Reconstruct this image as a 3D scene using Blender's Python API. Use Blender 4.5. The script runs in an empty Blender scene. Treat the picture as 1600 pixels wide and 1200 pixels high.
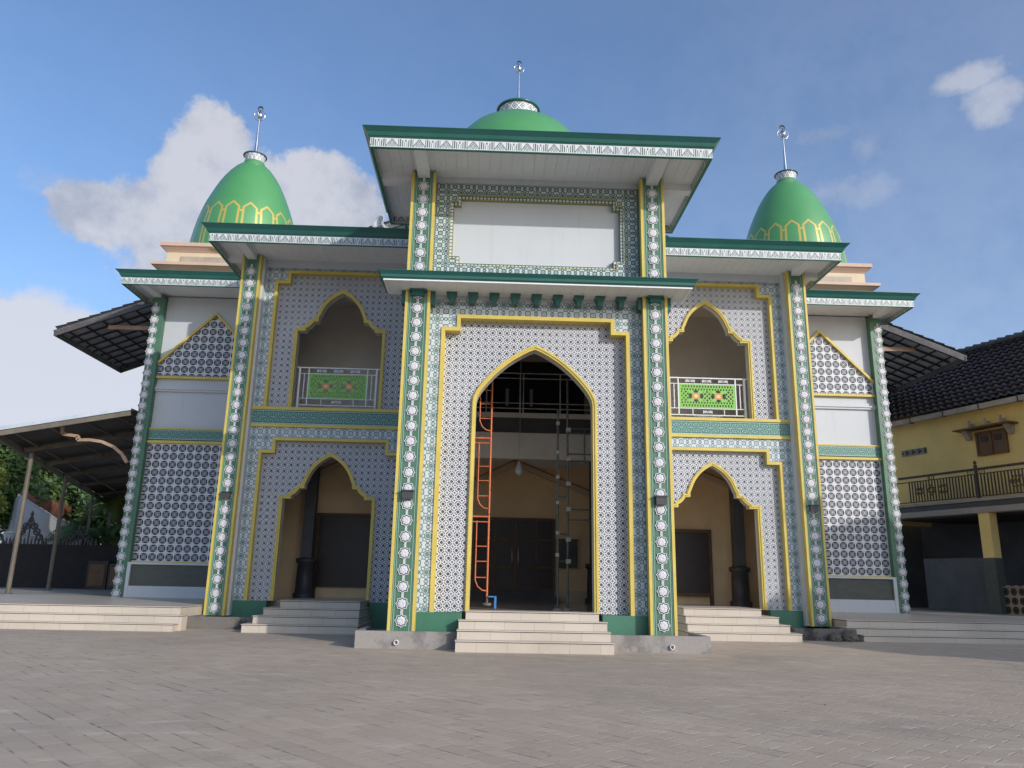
import bpy, math, random
from mathutils import Vector, Matrix, noise
random.seed(7)
PI = math.pi
sc = bpy.context.scene
col = sc.collection

# ------------------------------------------------------------------ camera
cam = bpy.data.cameras.new("camera"); camo = bpy.data.objects.new("camera", cam); col.objects.link(camo)
R_ = Vector((0.99927844, -0.03281043, 0.01913325)); U_ = Vector((-0.02656657, -0.24377391, 0.96946815)); F_ = Vector((0.02714448, 0.96927692, 0.24446968))
camo.matrix_world = Matrix(((R_.x, U_.x, -F_.x, -0.97679902), (R_.y, U_.y, -F_.y, -16.25), (R_.z, U_.z, -F_.z, 1.39298668), (0, 0, 0, 1)))
cam.sensor_width = 36; cam.lens = 36 * 1204.3 / 1600; cam.clip_end = 3000
sc.camera = camo
CAM = Vector((-0.97679902, -16.25, 1.39298668))
def pixdir(px, py):
    return (F_ + R_ * ((px - 800) / 1204.3) - U_ * ((py - 600) / 1204.3)).normalized()

# ------------------------------------------------------------------ light and sky
SUN = Vector((0.958, -1.0, 0.50)).normalized()
EL = math.asin(SUN.z); AZ = math.atan2(SUN.x, SUN.y)
sun = bpy.data.lights.new("sun", 'SUN'); sun.energy = 2.0; sun.angle = math.radians(0.55); sun.color = (1.0, 0.955, 0.90)
suno = bpy.data.objects.new("sun", sun); col.objects.link(suno); suno.rotation_euler = SUN.to_track_quat('Z', 'Y').to_euler(); suno.location = (20, -30, 30)
sc.view_settings.view_transform = 'Standard'; sc.view_settings.look = 'None'; sc.view_settings.exposure = 0.56; sc.view_settings.gamma = 1.0

class X:
    """tiny helper: shader maths written as expressions"""
    def __init__(s, nt, v): s.nt = nt; s.v = v
    def _op(s, op, *a):
        n = s.nt.nodes.new('ShaderNodeMath'); n.operation = op
        for i, b in enumerate((s,) + a):
            b = b.v if isinstance(b, X) else b
            if isinstance(b, (int, float)): n.inputs[i].default_value = b
            else: s.nt.links.new(b, n.inputs[i])
        return X(s.nt, n.outputs[0])
    def __add__(s, o): return s._op('ADD', o)
    __radd__ = __add__
    def __sub__(s, o): return s._op('SUBTRACT', o)
    def __rsub__(s, o): return s._op('MULTIPLY', -1.0)._op('ADD', o)
    def __mul__(s, o): return s._op('MULTIPLY', o)
    __rmul__ = __mul__
    def __truediv__(s, o): return s._op('DIVIDE', o)
    def abs(s): return s._op('ABSOLUTE')
    def fl(s): return s._op('FLOOR')
    def fr(s): return s - s.fl()
    def min(s, o): return s._op('MINIMUM', o)
    def max(s, o): return s._op('MAXIMUM', o)
    def cos(s): return s._op('COSINE')
    def sin(s): return s._op('SINE')
    def sqrt(s): return s._op('SQRT')
    def atan2(s, o): return s._op('ARCTAN2', o)
    def gt(s, o): return s._op('GREATER_THAN', o)
    def lt(s, o): return s._op('LESS_THAN', o)
    def sm(s, a, b):
        n = s.nt.nodes.new('ShaderNodeMapRange'); n.interpolation_type = 'SMOOTHSTEP'
        s.nt.links.new(s.v, n.inputs[0])
        if a <= b: n.inputs[1].default_value = a; n.inputs[2].default_value = b; n.inputs[3].default_value = 0; n.inputs[4].default_value = 1
        else: n.inputs[1].default_value = b; n.inputs[2].default_value = a; n.inputs[3].default_value = 1; n.inputs[4].default_value = 0
        return X(s.nt, n.outputs[0])
def hyp(a, b): return (a * a + b * b).sqrt()
def mixc(nt, f, a, b):
    n = nt.nodes.new('ShaderNodeMix'); n.data_type = 'RGBA'
    if isinstance(f, X): nt.links.new(f.v, n.inputs[0])
    elif isinstance(f, (int, float)): n.inputs[0].default_value = f
    else: nt.links.new(f, n.inputs[0])
    for i, c in ((6, a), (7, b)):
        if isinstance(c, tuple): n.inputs[i].default_value = (*c[:3], 1)
        else: nt.links.new(c, n.inputs[i])
    return n.outputs[2]
def noi(nt, vec, scale, detail=4, rough=0.55, out=0):
    n = nt.nodes.new('ShaderNodeTexNoise'); n.inputs['Scale'].default_value = scale; n.inputs['Detail'].default_value = detail; n.inputs['Roughness'].default_value = rough
    if vec is not None: nt.links.new(vec, n.inputs['Vector'])
    return X(nt, n.outputs[out])

w = bpy.data.worlds.new("World"); sc.world = w; w.use_nodes = True
nt = w.node_tree; nt.nodes.clear()
out = nt.nodes.new('ShaderNodeOutputWorld')
sky = nt.nodes.new('ShaderNodeTexSky'); sky.sky_type = 'NISHITA'; sky.sun_disc = False; sky.sun_elevation = EL; sky.sun_rotation = AZ
sky.air_density = 1.0; sky.dust_density = 2.2; sky.ozone_density = 4.5; sky.altitude = 200
bg = nt.nodes.new('ShaderNodeBackground'); bg.inputs[1].default_value = 0.15
tc = nt.nodes.new('ShaderNodeTexCoord')
nrm = nt.nodes.new('ShaderNodeVectorMath'); nrm.operation = 'NORMALIZE'; nt.links.new(tc.outputs['Generated'], nrm.inputs[0])
D = nrm.outputs[0]
def dist_blob(px, py, rx, rz):
    """signed nearness to a cloud centred in the direction of (px,py); radii in units of direction"""
    c = pixdir(px, py)
    s = nt.nodes.new('ShaderNodeVectorMath'); s.operation = 'SUBTRACT'; nt.links.new(D, s.inputs[0]); s.inputs[1].default_value = c
    m = nt.nodes.new('ShaderNodeVectorMath'); m.operation = 'MULTIPLY'; nt.links.new(s.outputs[0], m.inputs[0]); m.inputs[1].default_value = (1 / rx, 1 / rx, 1 / rz)
    l = nt.nodes.new('ShaderNodeVectorMath'); l.operation = 'LENGTH'; nt.links.new(m.outputs[0], l.inputs[0])
    return 1.0 - X(nt, l.outputs['Value'])
n1 = noi(nt, D, 7, 9, 0.6); n2 = noi(nt, D, 26, 8, 0.62); n3 = noi(nt, D, 2.2, 5, .5)
n5 = noi(nt, D, 70, 6, .65)
warp = (n1 - 0.5) * 1.5 + (n2 - 0.5) * 0.8 + (n5 - .5) * .55
solid = None
for b in ((335, 225, .050, .055), (318, 285, .070, .07), (280, 345, .11, .055), (500, 285, .062, .045), (545, 325, .06, .06), (430, 330, .10, .075), (150, 330, .065, .042), (420, 420, .2, .08)):
    q = dist_blob(*b); solid = q if solid is None else solid.max(q)
m1 = (solid + warp * 0.62).sm(0.02, 0.30) * .95
low = None
for b in ((30, 560, .16, .075), (110, 600, .12, .06), (-60, 620, .3, .13), (170, 640, .10, .05)):
    q = dist_blob(*b); low = q if low is None else low.max(q)
m2 = (low + warp * 0.35).sm(0.0, 0.28)
wisp = None
for b in ((1555, 150, .045, .022), (1510, 122, .050, .020), (1545, 165, .03, .035)):
    q = dist_blob(*b); wisp = q if wisp is None else wisp.max(q)
m3 = (wisp + warp * 0.8).sm(0.05, 0.75) * 0.66
wi2 = None
for b in ((1290, 210, .07, .022), (1350, 235, .05, .03), (1330, 300, .1, .04), (120, 300, .09, .035)):
    q = dist_blob(*b); wi2 = q if wi2 is None else wi2.max(q)
m4 = (wi2 + warp * 0.8).sm(0.05, 0.9) * 0.38
sepz = nt.nodes.new('ShaderNodeSeparateXYZ'); nt.links.new(D, sepz.inputs[0]); DX = X(nt, sepz.outputs[0]); DZ = X(nt, sepz.outputs[2])
veil = (1.0 - DZ).sm(.35, 1.0) * .15 + (DX + 0.1).sm(0.0, .7) * .12 + (n3 - .5) * .12
mask = m1.max(m2).max(m3).max(m4).max(veil + .035)
shade = (n1 * 0.45 + n2 * 0.35 + n3 * 0.2).sm(0.38, 0.58)
cc = mixc(nt, shade, (.29, .31, .365), (.455, .455, .49))
cc = mixc(nt, m2, cc, (.47, .48, .53))
bg2 = nt.nodes.new('ShaderNodeBackground'); nt.links.new(cc, bg2.inputs[0]); bg2.inputs[1].default_value = 1.0
mx = nt.nodes.new('ShaderNodeMixShader'); nt.links.new((mask * 0.93).v, mx.inputs[0])
nt.links.new(sky.outputs[0], bg.inputs[0]); nt.links.new(bg.outputs[0], mx.inputs[1]); nt.links.new(bg2.outputs[0], mx.inputs[2]); nt.links.new(mx.outputs[0], out.inputs[0])

# ------------------------------------------------------------------ materials
def newmat(name, rough=0.6, metal=0.0, spec=None):
    m = bpy.data.materials.new(name); m.use_nodes = True
    nt = m.node_tree; b = nt.nodes['Principled BSDF']; b.inputs['Roughness'].default_value = rough; b.inputs['Metallic'].default_value = metal
    if spec is not None: b.inputs['Specular IOR Level'].default_value = spec
    return m, nt, b
def coords(nt):
    t = nt.nodes.new('ShaderNodeTexCoord'); s = nt.nodes.new('ShaderNodeSeparateXYZ'); nt.links.new(t.outputs['Object'], s.inputs[0])
    return t.outputs['Object'], X(nt, s.outputs[0]), X(nt, s.outputs[1]), X(nt, s.outputs[2])
def setc(nt, b, c):
    if isinstance(c, tuple): b.inputs['Base Color'].default_value = (*c, 1)
    else: nt.links.new(c, b.inputs['Base Color'])
def bump(nt, b, h, dist=0.01, st=0.6):
    n = nt.nodes.new('ShaderNodeBump'); n.inputs['Distance'].default_value = dist; n.inputs['Strength'].default_value = st
    nt.links.new(h.v, n.inputs['Height']); nt.links.new(n.outputs[0], b.inputs['Normal'])
def paint(name, c, rough=0.55, var=0.12, scale=3.0, bmp=0.0, metal=0.0, spec=None):
    """painted surface: soft mottling and fine grain"""
    m, nt, b = newmat(name, rough, metal, spec); o, x, y, z = coords(nt)
    n = noi(nt, o, scale, 6, .6); n2 = noi(nt, o, scale * 14, 3, .6)
    f = (n * 0.7 + n2 * 0.3).sm(0.3, 0.7)
    dk = tuple(v * (1 - var) for v in c); lt = tuple(min(1, v * (1 + var * .5)) for v in c)
    setc(nt, b, mixc(nt, f, dk, lt))
    if bmp: bump(nt, b, n2, bmp, 0.5)
    return m
def wallpaint(name, c):
    m, nt, b = newmat(name, .6); o, x, y, z = coords(nt)
    mp = nt.nodes.new('ShaderNodeMapping'); nt.links.new(o, mp.inputs[0]); mp.inputs['Scale'].default_value = (5.5, 5.5, .45)
    st = noi(nt, mp.outputs[0], 1.0, 6, .65); n = noi(nt, o, .9, 6, .6); g = noi(nt, o, 40, 3, .6)
    f = (st.sm(.50, .74) * .6 + n.sm(.45, .75) * .4)
    setc(nt, b, mixc(nt, f * .42, c, tuple(v * .72 for v in c))); bump(nt, b, g + n, .003, .5); return m
WH = (.515, .54, .565)
M = {}
M['white'] = wallpaint('white_wall_paint', WH)
M['soffit'] = wallpaint('white_soffit_board', (.76, .77, .78))
M['yellow'] = paint('yellow_trim_paint', (.60, .465, .10), .5, .14, 2.0)
M['olive'] = paint('olive_yellow_line_paint', (.36, .33, .10), .5, .2, 4.0)
M['green'] = paint('green_column_paint', (.07, .165, .105), .45, .18, 2.5)
M['lipgreen'] = paint('dark_green_cornice_paint', (.022, .115, .10), .3, .12, 1.6)
M['basegreen'] = paint('green_plinth_paint', (.045, .16, .10), .5, .15, 2.0)
M['star'] = paint('white_star_relief', (.60, .60, .62), .55, .16, 26, .006)
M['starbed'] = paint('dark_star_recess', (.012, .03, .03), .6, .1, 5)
M['groove'] = paint('pale_green_rib', (.24, .40, .31), .5, .12, 3)
M['cream'] = paint('cream_step_tile', (.62, .55, .47), .35, .07, 2)
M['beige'] = paint('beige_interior_plaster', (.84, .62, .36), .7, .10, 1.2)
M['ceiling'] = paint('ceiling_board', (.80, .74, .66), .7, .1, 1.0)
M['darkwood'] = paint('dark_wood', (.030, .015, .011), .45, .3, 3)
M['darkgrey'] = paint('dark_grey_plaster', (.10, .10, .105), .7, .3, 1.2)
M['pink'] = paint('salmon_ledge_paint', (.56, .39, .30), .6, .1, 1.2)
M['creamwall'] = paint('cream_wall_paint', (.62, .50, .34), .6, .08, 1.2)
M['steel'] = paint('brushed_steel', (.62, .60, .60), .22, .1, 6, 0, 1.0)
M['darkmetal'] = paint('dark_iron', (.035, .03, .028), .5, .2, 6)
M['whitemetal'] = paint('white_painted_steel', (.66, .66, .67), .4, .08, 4)
M['orange'] = paint('orange_scaffold_paint', (.62, .16, .06), .5, .3, 9)
M['greyscaf'] = paint('weathered_scaffold_pipe', (.11, .12, .09), .6, .5, 9)
M['lampgrey'] = paint('dark_lamp_housing', (.05, .05, .055), .5, .2, 8)
M['blue'] = paint('blue_plastic', (.05, .2, .5), .4, .1, 5)
M['gwin'] = paint('dark_green_window_glass', (.012, .035, .02), .12, .3, 2)
M['post'] = paint('canopy_post_paint', (.13, .11, .085), .6, .3, 3)
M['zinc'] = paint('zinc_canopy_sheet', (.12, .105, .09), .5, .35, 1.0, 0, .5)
M['fascia'] = paint('metal_flashing', (.55, .58, .62), .35, .15, 2, 0, .6)
M['terracotta'] = paint('terracotta_tile', (.22, .085, .045), .8, .5, 3.0, .01)
M['underside'] = paint('pale_underside_tile', (.42, .43, .46), .8, .35, 2.5)
M['oldtile'] = paint('weathered_roof_tile', (.10, .095, .10), .75, .45, 2.5, .01)
M['batten'] = paint('dark_timber_batten', (.035, .033, .036), .8, .3, 3)
M['timber'] = paint('pale_timber', (.40, .27, .19), .7, .3, 3)
M['yellowwall'] = paint('yellow_house_wall', (.78, .56, .20), .7, .12, 0.9)
M['brownwood'] = paint('brown_wood_shutter', (.13, .065, .025), .55, .3, 4)
M['gutter'] = paint('grey_gutter', (.38, .32, .25), .6, .3, 2)
M['slab'] = paint('concrete_balcony_edge', (.33, .29, .25), .7, .2, 2)
M['horn'] = paint('white_horn_plastic', (.62, .62, .60), .4, .1, 4)
M['bark'] = paint('bark', (.09, .065, .04), .9, .4, 6, .02)
M['rock'] = paint('rough_rock', (.14, .125, .10), .9, .5, 5, .02)
M['blacktile'] = paint('glazed_black_roof_tile', (.060, .038, .028), .5, .5, 5, 0, 0, .2)

def field_mat(name, p, white=(.63, .64, .665), dark=(.045, .05, .075), zo=0.0):
    m, nt, b = newmat(name, .55); o, x, y, z = coords(nt)
    u = (x / p + 0.5).fr() - 0.5; v = ((z + zo) / p + 0.5).fr() - 0.5
    a = u.abs(); c = v.abs(); mn = a.min(c)
    octd = a.max(c).max((a + c) * 0.72)
    us = u - 0.015; vs = v + 0.01
    blob = us.abs().max(vs.abs()).max((us.abs() + vs.abs()) * 0.76).sm(.225, .185)
    ring = octd.sm(.305, .33) * octd.sm(.45, .425) * mn.sm(.045, .07)
    dia = ((0.5 - a) + (0.5 - c)).sm(.175, .145)
    n = noi(nt, o, 5, 4); nb = noi(nt, o, .9, 5, .6); d = (blob.max(ring)).max(dia) * (nb.sm(.2, .55) * .18 + .82)
    sh = ((((x / (p * 4)).fl() * 12.99 + (z / (p * 4)).fl() * 78.2).sin() * 43758.5).fr()) * .5 + nb * .5
    wc = mixc(nt, sh, tuple(q * .88 for q in white), white)
    setc(nt, b, mixc(nt, d, wc, dark)); bump(nt, b, 1.0 - d, .012, .7)
    return m
def border_mat(name, p, base=(.57, .62, .64), line=(.045, .115, .135), tint=(.34, .44, .41), zo=0.0, xo=0.0, wk=.006):
    m, nt, b = newmat(name, .5); o, x, y, z = coords(nt)
    u = ((x + xo) / p + 0.5).fr() - 0.5; v = ((z + zo) / p + 0.5).fr() - 0.5
    r = hyp(u, v); c8 = (v.atan2(u) * 8.0).cos()
    def ln(d, wd): return d.abs().sm(wd + wk + .014, wd + wk - .004)
    l = ln(r - .335 - c8 * .035, .017).max(ln(r - .20 + c8 * .03, .015)).max(ln(r - .075, .02)).max(r.sm(.045, .025))
    ax = u.abs(); az = v.abs()
    rc = hyp(0.5 - ax, 0.5 - az)
    l = l.max(ln(rc - .155, .018)).max(ln(rc - .045, .012) * .6)
    re = hyp(0.5 - ax, v).min(hyp(u, 0.5 - az)); l = l.max(ln(re - .10, .014))
    l = l.max((ax.sm(.022, .008).max(az.sm(.022, .008))) * r.sm(.36, .38))
    l = l.max(ln(((ax - az).abs()), .012) * r.sm(.40, .42) * rc.sm(.13, .16))
    n = noi(nt, o, 4, 4); wc = mixc(nt, n, tuple(q * .9 for q in base), base)
    wc = mixc(nt, r.sm(.21, .18) * (1.0 - r.sm(.09, .06)), wc, tint)
    setc(nt, b, mixc(nt, l * .93, wc, line)); bump(nt, b, 1.0 - l, .008, .5)
    return m
def grid_mat(name, p, xo, zo):
    m, nt, b = newmat(name, .55); o, x, y, z = coords(nt)
    u = ((x + xo) / p).fr() - 0.5; v = ((z + zo) / p).fr() - 0.5
    a = u.abs(); c = v.abs(); r = hyp(a, c)
    dark = r.sm(.455, .43)
    sp = (a - c).abs().sm(.05, .025)
    sp = sp.max(a.min(c).sm(.03, .012) * r.sm(.26, .22)).max((r - .25).abs().sm(.028, .012) * .9)
    d = dark * (1.0 - sp)
    gl = a.max(c).sm(.46, .485)
    wc = mixc(nt, gl, (.55, .565, .60), (.66, .675, .70))
    setc(nt, b, mixc(nt, d, wc, (.03, .035, .05))); bump(nt, b, 1.0 - d, .02, .8)
    return m
def frieze_mat(name, zb, h):
    m, nt, b = newmat(name, .5); o, x, y, z = coords(nt)
    t = (z - zb) / h; s = ((x + y) / .585 + .25).fr() - 0.5; a = s.abs()
    cen = a.sm(.25, .24); sid = 1.0 - cen; e = 0.5 - a                 # e: distance from the bar unit's axis
    bars = (e - .195).abs().sm(.030, .020).max((e - .115).abs().sm(.024, .014) * t.lt(.80)).max((e - .045).abs().sm(.014, .008) * t.lt(.60))
    vee = (hyp(e * 2.2, (t - .74) * .5)).sm(.075, .05)
    inside = (t - .93 + a * 3.4).sm(.03, -.03); tri = (t - .93 + a * 3.4).abs().sm(.09, .05)
    q = (s * 2.4).abs() + ((t - .42) * .62).abs(); star = (q - .17).abs().sm(.05, .025).max(q.sm(.07, .045))
    fill = inside * q.sm(.22, .26) * .62 * ((s * 60.0).cos() * .5 + .6)
    edge = (a - .235).abs().sm(.018, .010)
    inn = t.sm(.12, .15) * t.sm(.92, .89)
    d = ((bars.max(vee)) * sid).max(tri.max(star).max(fill) * cen).max(edge) * inn
    line = t.sm(.08, .05)
    setc(nt, b, mixc(nt, line, mixc(nt, d * .92, (.60, .62, .63), (.035, .075, .065)), (.03, .16, .10)))
    return m
def flower_mat(name, zb, h, p=.29, xo=0.0):
    m, nt, b = newmat(name, .5); o, x, y, z = coords(nt)
    t = (z - zb) / h; u = ((x + xo) / p).fr() - 0.5; v = (z - zb - h / 2) / p
    r = hyp(u, v); c8 = (v.atan2(u) * 8.0 + 0.0).cos()
    pet = (c8 - .15).sm(0, .25) * r.sm(.44, .41) * r.sm(.10, .13)
    inn = (c8 - .6).sm(0, .2) * r.sm(.36, .33) * r.sm(.16, .19)
    l = (pet * (1.0 - inn)).max((u.abs()).sm(.47, .49) * .8).max((v.abs() - .42).abs().sm(.03, .015) * .5)
    ed = (t - .5).abs(); edge = (ed - .44).abs().sm(.03, .015)
    setc(nt, b, mixc(nt, (l * .75).max(edge), (.045, .165, .135), (.46, .60, .54)))
    return m
M['field'] = field_mat('white_lattice_relief', .162)
M['fieldw'] = field_mat('white_lattice_relief_wing', .185, dark=(.035, .04, .065))
M['border'] = border_mat('blue_floral_border_tile', .37)
M['border2'] = border_mat('dense_green_floral_tile', .30, (.54, .60, .60), (.02, .085, .08), (.54, .60, .60), wk=.022)
M['grid'] = grid_mat('round_wheel_block_lattice', .2865, 12.15, 0.0)
FZ = {}
def coursed(name, c1, c2, gc, sx, sz, gap=.03, bmp=.01, rough=.6, dirt=(.1, .1, .1), axis='xy', offs=.5, rot=0.0, var=.5):
    m, nt, b = newmat(name, rough); o, x, y, z = coords(nt)
    if axis == 'xy':
        ca, sa = math.cos(rot), math.sin(rot); p_ = x * ca + y * sa; q_ = y * ca - x * sa
    else: p_ = x + y; q_ = z
    row = (q_ / sz).fl(); t = (q_ / sz).fr() - .5
    pp = p_ / sx + row * offs; cx = pp.fl(); u = pp.fr() - .5
    h = ((cx * 12.9898 + row * 78.233).sin() * 43758.5453).fr()
    g = ((.5 - u.abs()) * sx).min((.5 - t.abs()) * sz)
    gm = g.sm(gap, gap * .3)
    n = noi(nt, o, .35, 6, .65); n2 = noi(nt, o, 9, 5, .7)
    cA = mixc(nt, h * var + n2 * (1 - var), c1, c2)
    cA = mixc(nt, n.sm(.42, .72) * .5, cA, dirt)
    setc(nt, b, mixc(nt, gm * .8, cA, gc))
    bump(nt, b, (1.0 - gm) * .8 + n2 * .25 + h * .3, bmp, .7)
    return m
M['nosing_shade'] = paint('dark_nosing_shade', (.10, .06, .04), .7, .2, 5)  # dark brown painted as the shade under step nosings
M['steptile'] = coursed('cream_ceramic_step', (.50, .44, .37), (.57, .50, .42), (.30, .24, .19), .6, 1.9, .006, .002, .35, (.36, .31, .25), 'xz', 0)
M['floor'] = coursed('hall_floor_tile', (.50, .43, .35), (.56, .48, .40), (.25, .2, .16), .4, .4, .006, .001, .12, (.15, .12, .1))
M['terrace'] = coursed('terrace_floor_tile', (.33, .29, .235), (.39, .345, .28), (.2, .17, .14), .4, .4, .006, .001, .5, (.25, .22, .18))

def concrete(name, c, wet=(.04, .04, .042), amt=.5):
    m, nt, b = newmat(name, .85); o, x, y, z = coords(nt)
    n = noi(nt, o, 1.6, 7, .65); n2 = noi(nt, o, 22, 5, .7)
    c0 = mixc(nt, n2, tuple(v * .75 for v in c), tuple(v * 1.15 for v in c))
    setc(nt, b, mixc(nt, n.sm(.48, .62) * amt, c0, wet)); bump(nt, b, n2 + n, .01, .6)
    return m
M['concrete'] = concrete('grey_rendered_concrete', (.30, .275, .255), (.13, .125, .12), .7)
M['concretedark'] = concrete('damp_dark_concrete', (.17, .155, .14), (.035, .035, .035), .9)
M['stone'] = coursed('grey_green_stone_veneer', (.055, .064, .056), (.085, .094, .08), (.07, .075, .07), .22, .1, .004, .003, .55, (.11, .105, .085), 'xz', .5)
M['soil'] = concrete('dark_soil', (.05, .04, .03), (.02, .018, .015), .5)

# ground paving
def ground_mat():
    m, nt, b = newmat('courtyard_paving', .8); o, x, y, z = coords(nt)
    ang = math.radians(-48.2); ca, sa = math.cos(ang), math.sin(ang)
    s = x * ca + y * sa; q = y * ca - x * sa            # s runs along the long joints
    wob = (noi(nt, o, .8, 3) - .5) * .05
    q = q + wob
    pz = .205; row = (q / pz).fl(); t = (q / pz).fr() - .5
    pp = s / .41 + row * .5; cx = pp.fl(); u = pp.fr() - .5
    h = ((cx * 12.9898 + row * 78.233).sin() * 43758.5453).fr()
    gq = ((.5 - t.abs()) * pz); gs = ((.5 - u.abs()) * .41)
    n = noi(nt, o, .5, 7, .65); n2 = noi(nt, o, 14, 6, .75); n3 = noi(nt, o, .16, 4, .55); n4 = noi(nt, o, 2.2, 5, .7)
    jd = gq.sm(.014, .005) * (n4.sm(.50, .60) * n.sm(.44, .55) * .95)
    jl = gs.sm(.010, .004).max(gq.sm(.012, .004) * n4.sm(.5, .40) * .8) * n.sm(.38, .58)
    base = mixc(nt, (h * .35 + n2 * .65), (.385, .295, .215), (.54, .425, .315))
    base = mixc(nt, n4.sm(.50, .75) * .5, base, (.33, .275, .235))
    base = mixc(nt, n.sm(.52, .72) * .5, base, (.56, .45, .35))
    base = mixc(nt, n3.sm(.40, .62) * .45, base, (.33, .27, .215))
    st = noi(nt, o, .33, 8, .7); base = mixc(nt, st.sm(.56, .66) * .35, base, (.25, .205, .165)); base = mixc(nt, noi(nt, o, 3.5, 8, .8).sm(.60, .72) * .45, base, (.62, .54, .46))
    mp = nt.nodes.new('ShaderNodeMapping'); nt.links.new(o, mp.inputs[0]); mp.inputs['Scale'].default_value = (1.1, 3.2, 1); mp.inputs['Rotation'].default_value = (0, 0, .12)
    sk = noi(nt, mp.outputs[0], 1.0, 7, .68); base = mixc(nt, sk.sm(.54, .70) * .5, base, (.66, .565, .47)); base = mixc(nt, sk.sm(.44, .30) * .35, base, (.27, .215, .165))
    base = mixc(nt, jl * .5, base, (.60, .525, .45))
    base = mixc(nt, jd * .72, base, (.07, .06, .055))
    setc(nt, b, base)
    hgt = n2 * .5 + h * .35 - (gq.sm(.013, .004).max(gs.sm(.013, .004))) * .5 + n * .6
    bump(nt, b, hgt, .012, .75)
    r = (n2 * .25 + .62); nt.links.new(r.v, b.inputs['Roughness'])
    return m
M['ground'] = ground_mat()

# ------------------------------------------------------------------ mesh helpers
class MB:
    def __init__(s): s.v = []; s.f = []; s.sm = []
    def add(s, vs, fs, smooth=False):
        o = len(s.v); s.v += [tuple(p) for p in vs]; s.f += [tuple(i + o for i in f) for f in fs]; s.sm += [smooth] * len(fs); return s
    def box(s, x0, x1, y0, y1, z0, z1):
        vs = [(x, y, z) for z in (z0, z1) for y in (y0, y1) for x in (x0, x1)]
        return s.add(vs, [(0, 2, 3, 1), (4, 5, 7, 6), (0, 1, 5, 4), (2, 6, 7, 3), (0, 4, 6, 2), (1, 3, 7, 5)])
    def slab(s, poly, y0, y1, sides=True):
        """poly = [(x,z)] counter-clockwise seen from -y ; front at y0"""
        n = len(poly); vs = [(x, y0, z) for x, z in poly] + [(x, y1, z) for x, z in poly]
        fs = [tuple(range(n)), tuple(range(2 * n - 1, n - 1, -1))]
        if sides: fs += [(i, i + n, (i + 1) % n + n, (i + 1) % n) for i in range(n)]
        return s.add(vs, fs)
    def prismz(s, poly, z0, z1):
        n = len(poly); vs = [(x, y, z0) for x, y in poly] + [(x, y, z1) for x, y in poly]
        fs = [tuple(range(n - 1, -1, -1)), tuple(range(n, 2 * n))] + [(i, (i + 1) % n, (i + 1) % n + n, i + n) for i in range(n)]
        return s.add(vs, fs)
    def ribbon(s, pts, d, y0, y1, closed=False):
        """strip along pts (x,z), widened by d to its left, front y0, back y1"""
        q = offs(pts, d, closed); n = len(pts)
        vs = [(x, y0, z) for x, z in pts] + [(x, y0, z) for x, z in q] + [(x, y1, z) for x, z in pts] + [(x, y1, z) for x, z in q]
        fs = []
        for i in range(n if closed else n - 1):
            j = (i + 1) % n
            fs += [(i, j, n + j, n + i), (2 * n + i, 2 * n + j, j, i), (n + i, n + j, 3 * n + j, 3 * n + i), (3 * n + i, 3 * n + j, 2 * n + j, 2 * n + i)]
        if not closed: fs += [(0, n, 3 * n, 2 * n), (n - 1, 3 * n - 1, 4 * n - 1, 2 * n - 1)]
        return s.add(vs, fs)
    def tube(s, pts, r, n=8, cap=True):
        pts = [Vector(p) for p in pts]; rs = r if isinstance(r, (list, tuple)) else [r] * len(pts)
        vs = []; N = len(pts)
        for i, p in enumerate(pts):
            t = (pts[min(i + 1, N - 1)] - pts[max(i - 1, 0)]).normalized()
            a = t.orthogonal() if i == 0 else (a - t * a.dot(t))
            a.normalize(); b = t.cross(a)
            vs += [p + (a * math.cos(2 * PI * k / n) + b * math.sin(2 * PI * k / n)) * rs[i] for k in range(n)]
        fs = [(i * n + k, i * n + (k + 1) % n, (i + 1) * n + (k + 1) % n, (i + 1) * n + k) for i in range(N - 1) for k in range(n)]
        s.add(vs, fs, True)
        if cap: s.add(vs[:n], [tuple(range(n - 1, -1, -1))]); s.add(vs[-n:], [tuple(range(n))])
        return s
    def bar(s, a, b, w, h=None):
        a = Vector(a); b = Vector(b); h = h or w; t = (b - a).normalized()
        u = t.cross(Vector((0, 0, 1)))
        u = Vector((1, 0, 0)) if u.length < 1e-4 else u.normalized()
        v = u.cross(t).normalized()
        vs = [p + u * sx * w / 2 + v * sz * h / 2 for p in (a, b) for sx, sz in ((-1, -1), (1, -1), (1, 1), (-1, 1))]
        return s.add(vs, [(3, 2, 1, 0), (4, 5, 6, 7), (0, 1, 5, 4), (1, 2, 6, 5), (2, 3, 7, 6), (3, 0, 4, 7)])
    def lathe(s, prof, c=(0, 0, 0), n=48, smooth=True):
        vs = [(c[0] + r * math.cos(2 * PI * k / n), c[1] + r * math.sin(2 * PI * k / n), c[2] + z) for r, z in prof for k in range(n)]
        fs = [(i * n + k, i * n + (k + 1) % n, (i + 1) * n + (k + 1) % n, (i + 1) * n + k) for i in range(len(prof) - 1) for k in range(n)]
        return s.add(vs, fs, smooth)
    def ring(s, c, R, r, ax='y', n=24, m=6):
        pts = []
        for k in range(n + 1):
            a = 2 * PI * k / n; d = (math.cos(a) * R, math.sin(a) * R)
            pts.append({'y': (c[0] + d[0], c[1], c[2] + d[1]), 'x': (c[0], c[1] + d[0], c[2] + d[1]), 'z': (c[0] + d[0], c[1] + d[1], c[2])}[ax])
        return s.tube(pts, r, m, False)
    def mesh(s, name):
        me = bpy.data.meshes.new(name); me.from_pydata(s.v, [], s.f); me.polygons.foreach_set('use_smooth', s.sm); me.update(); return me
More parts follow.
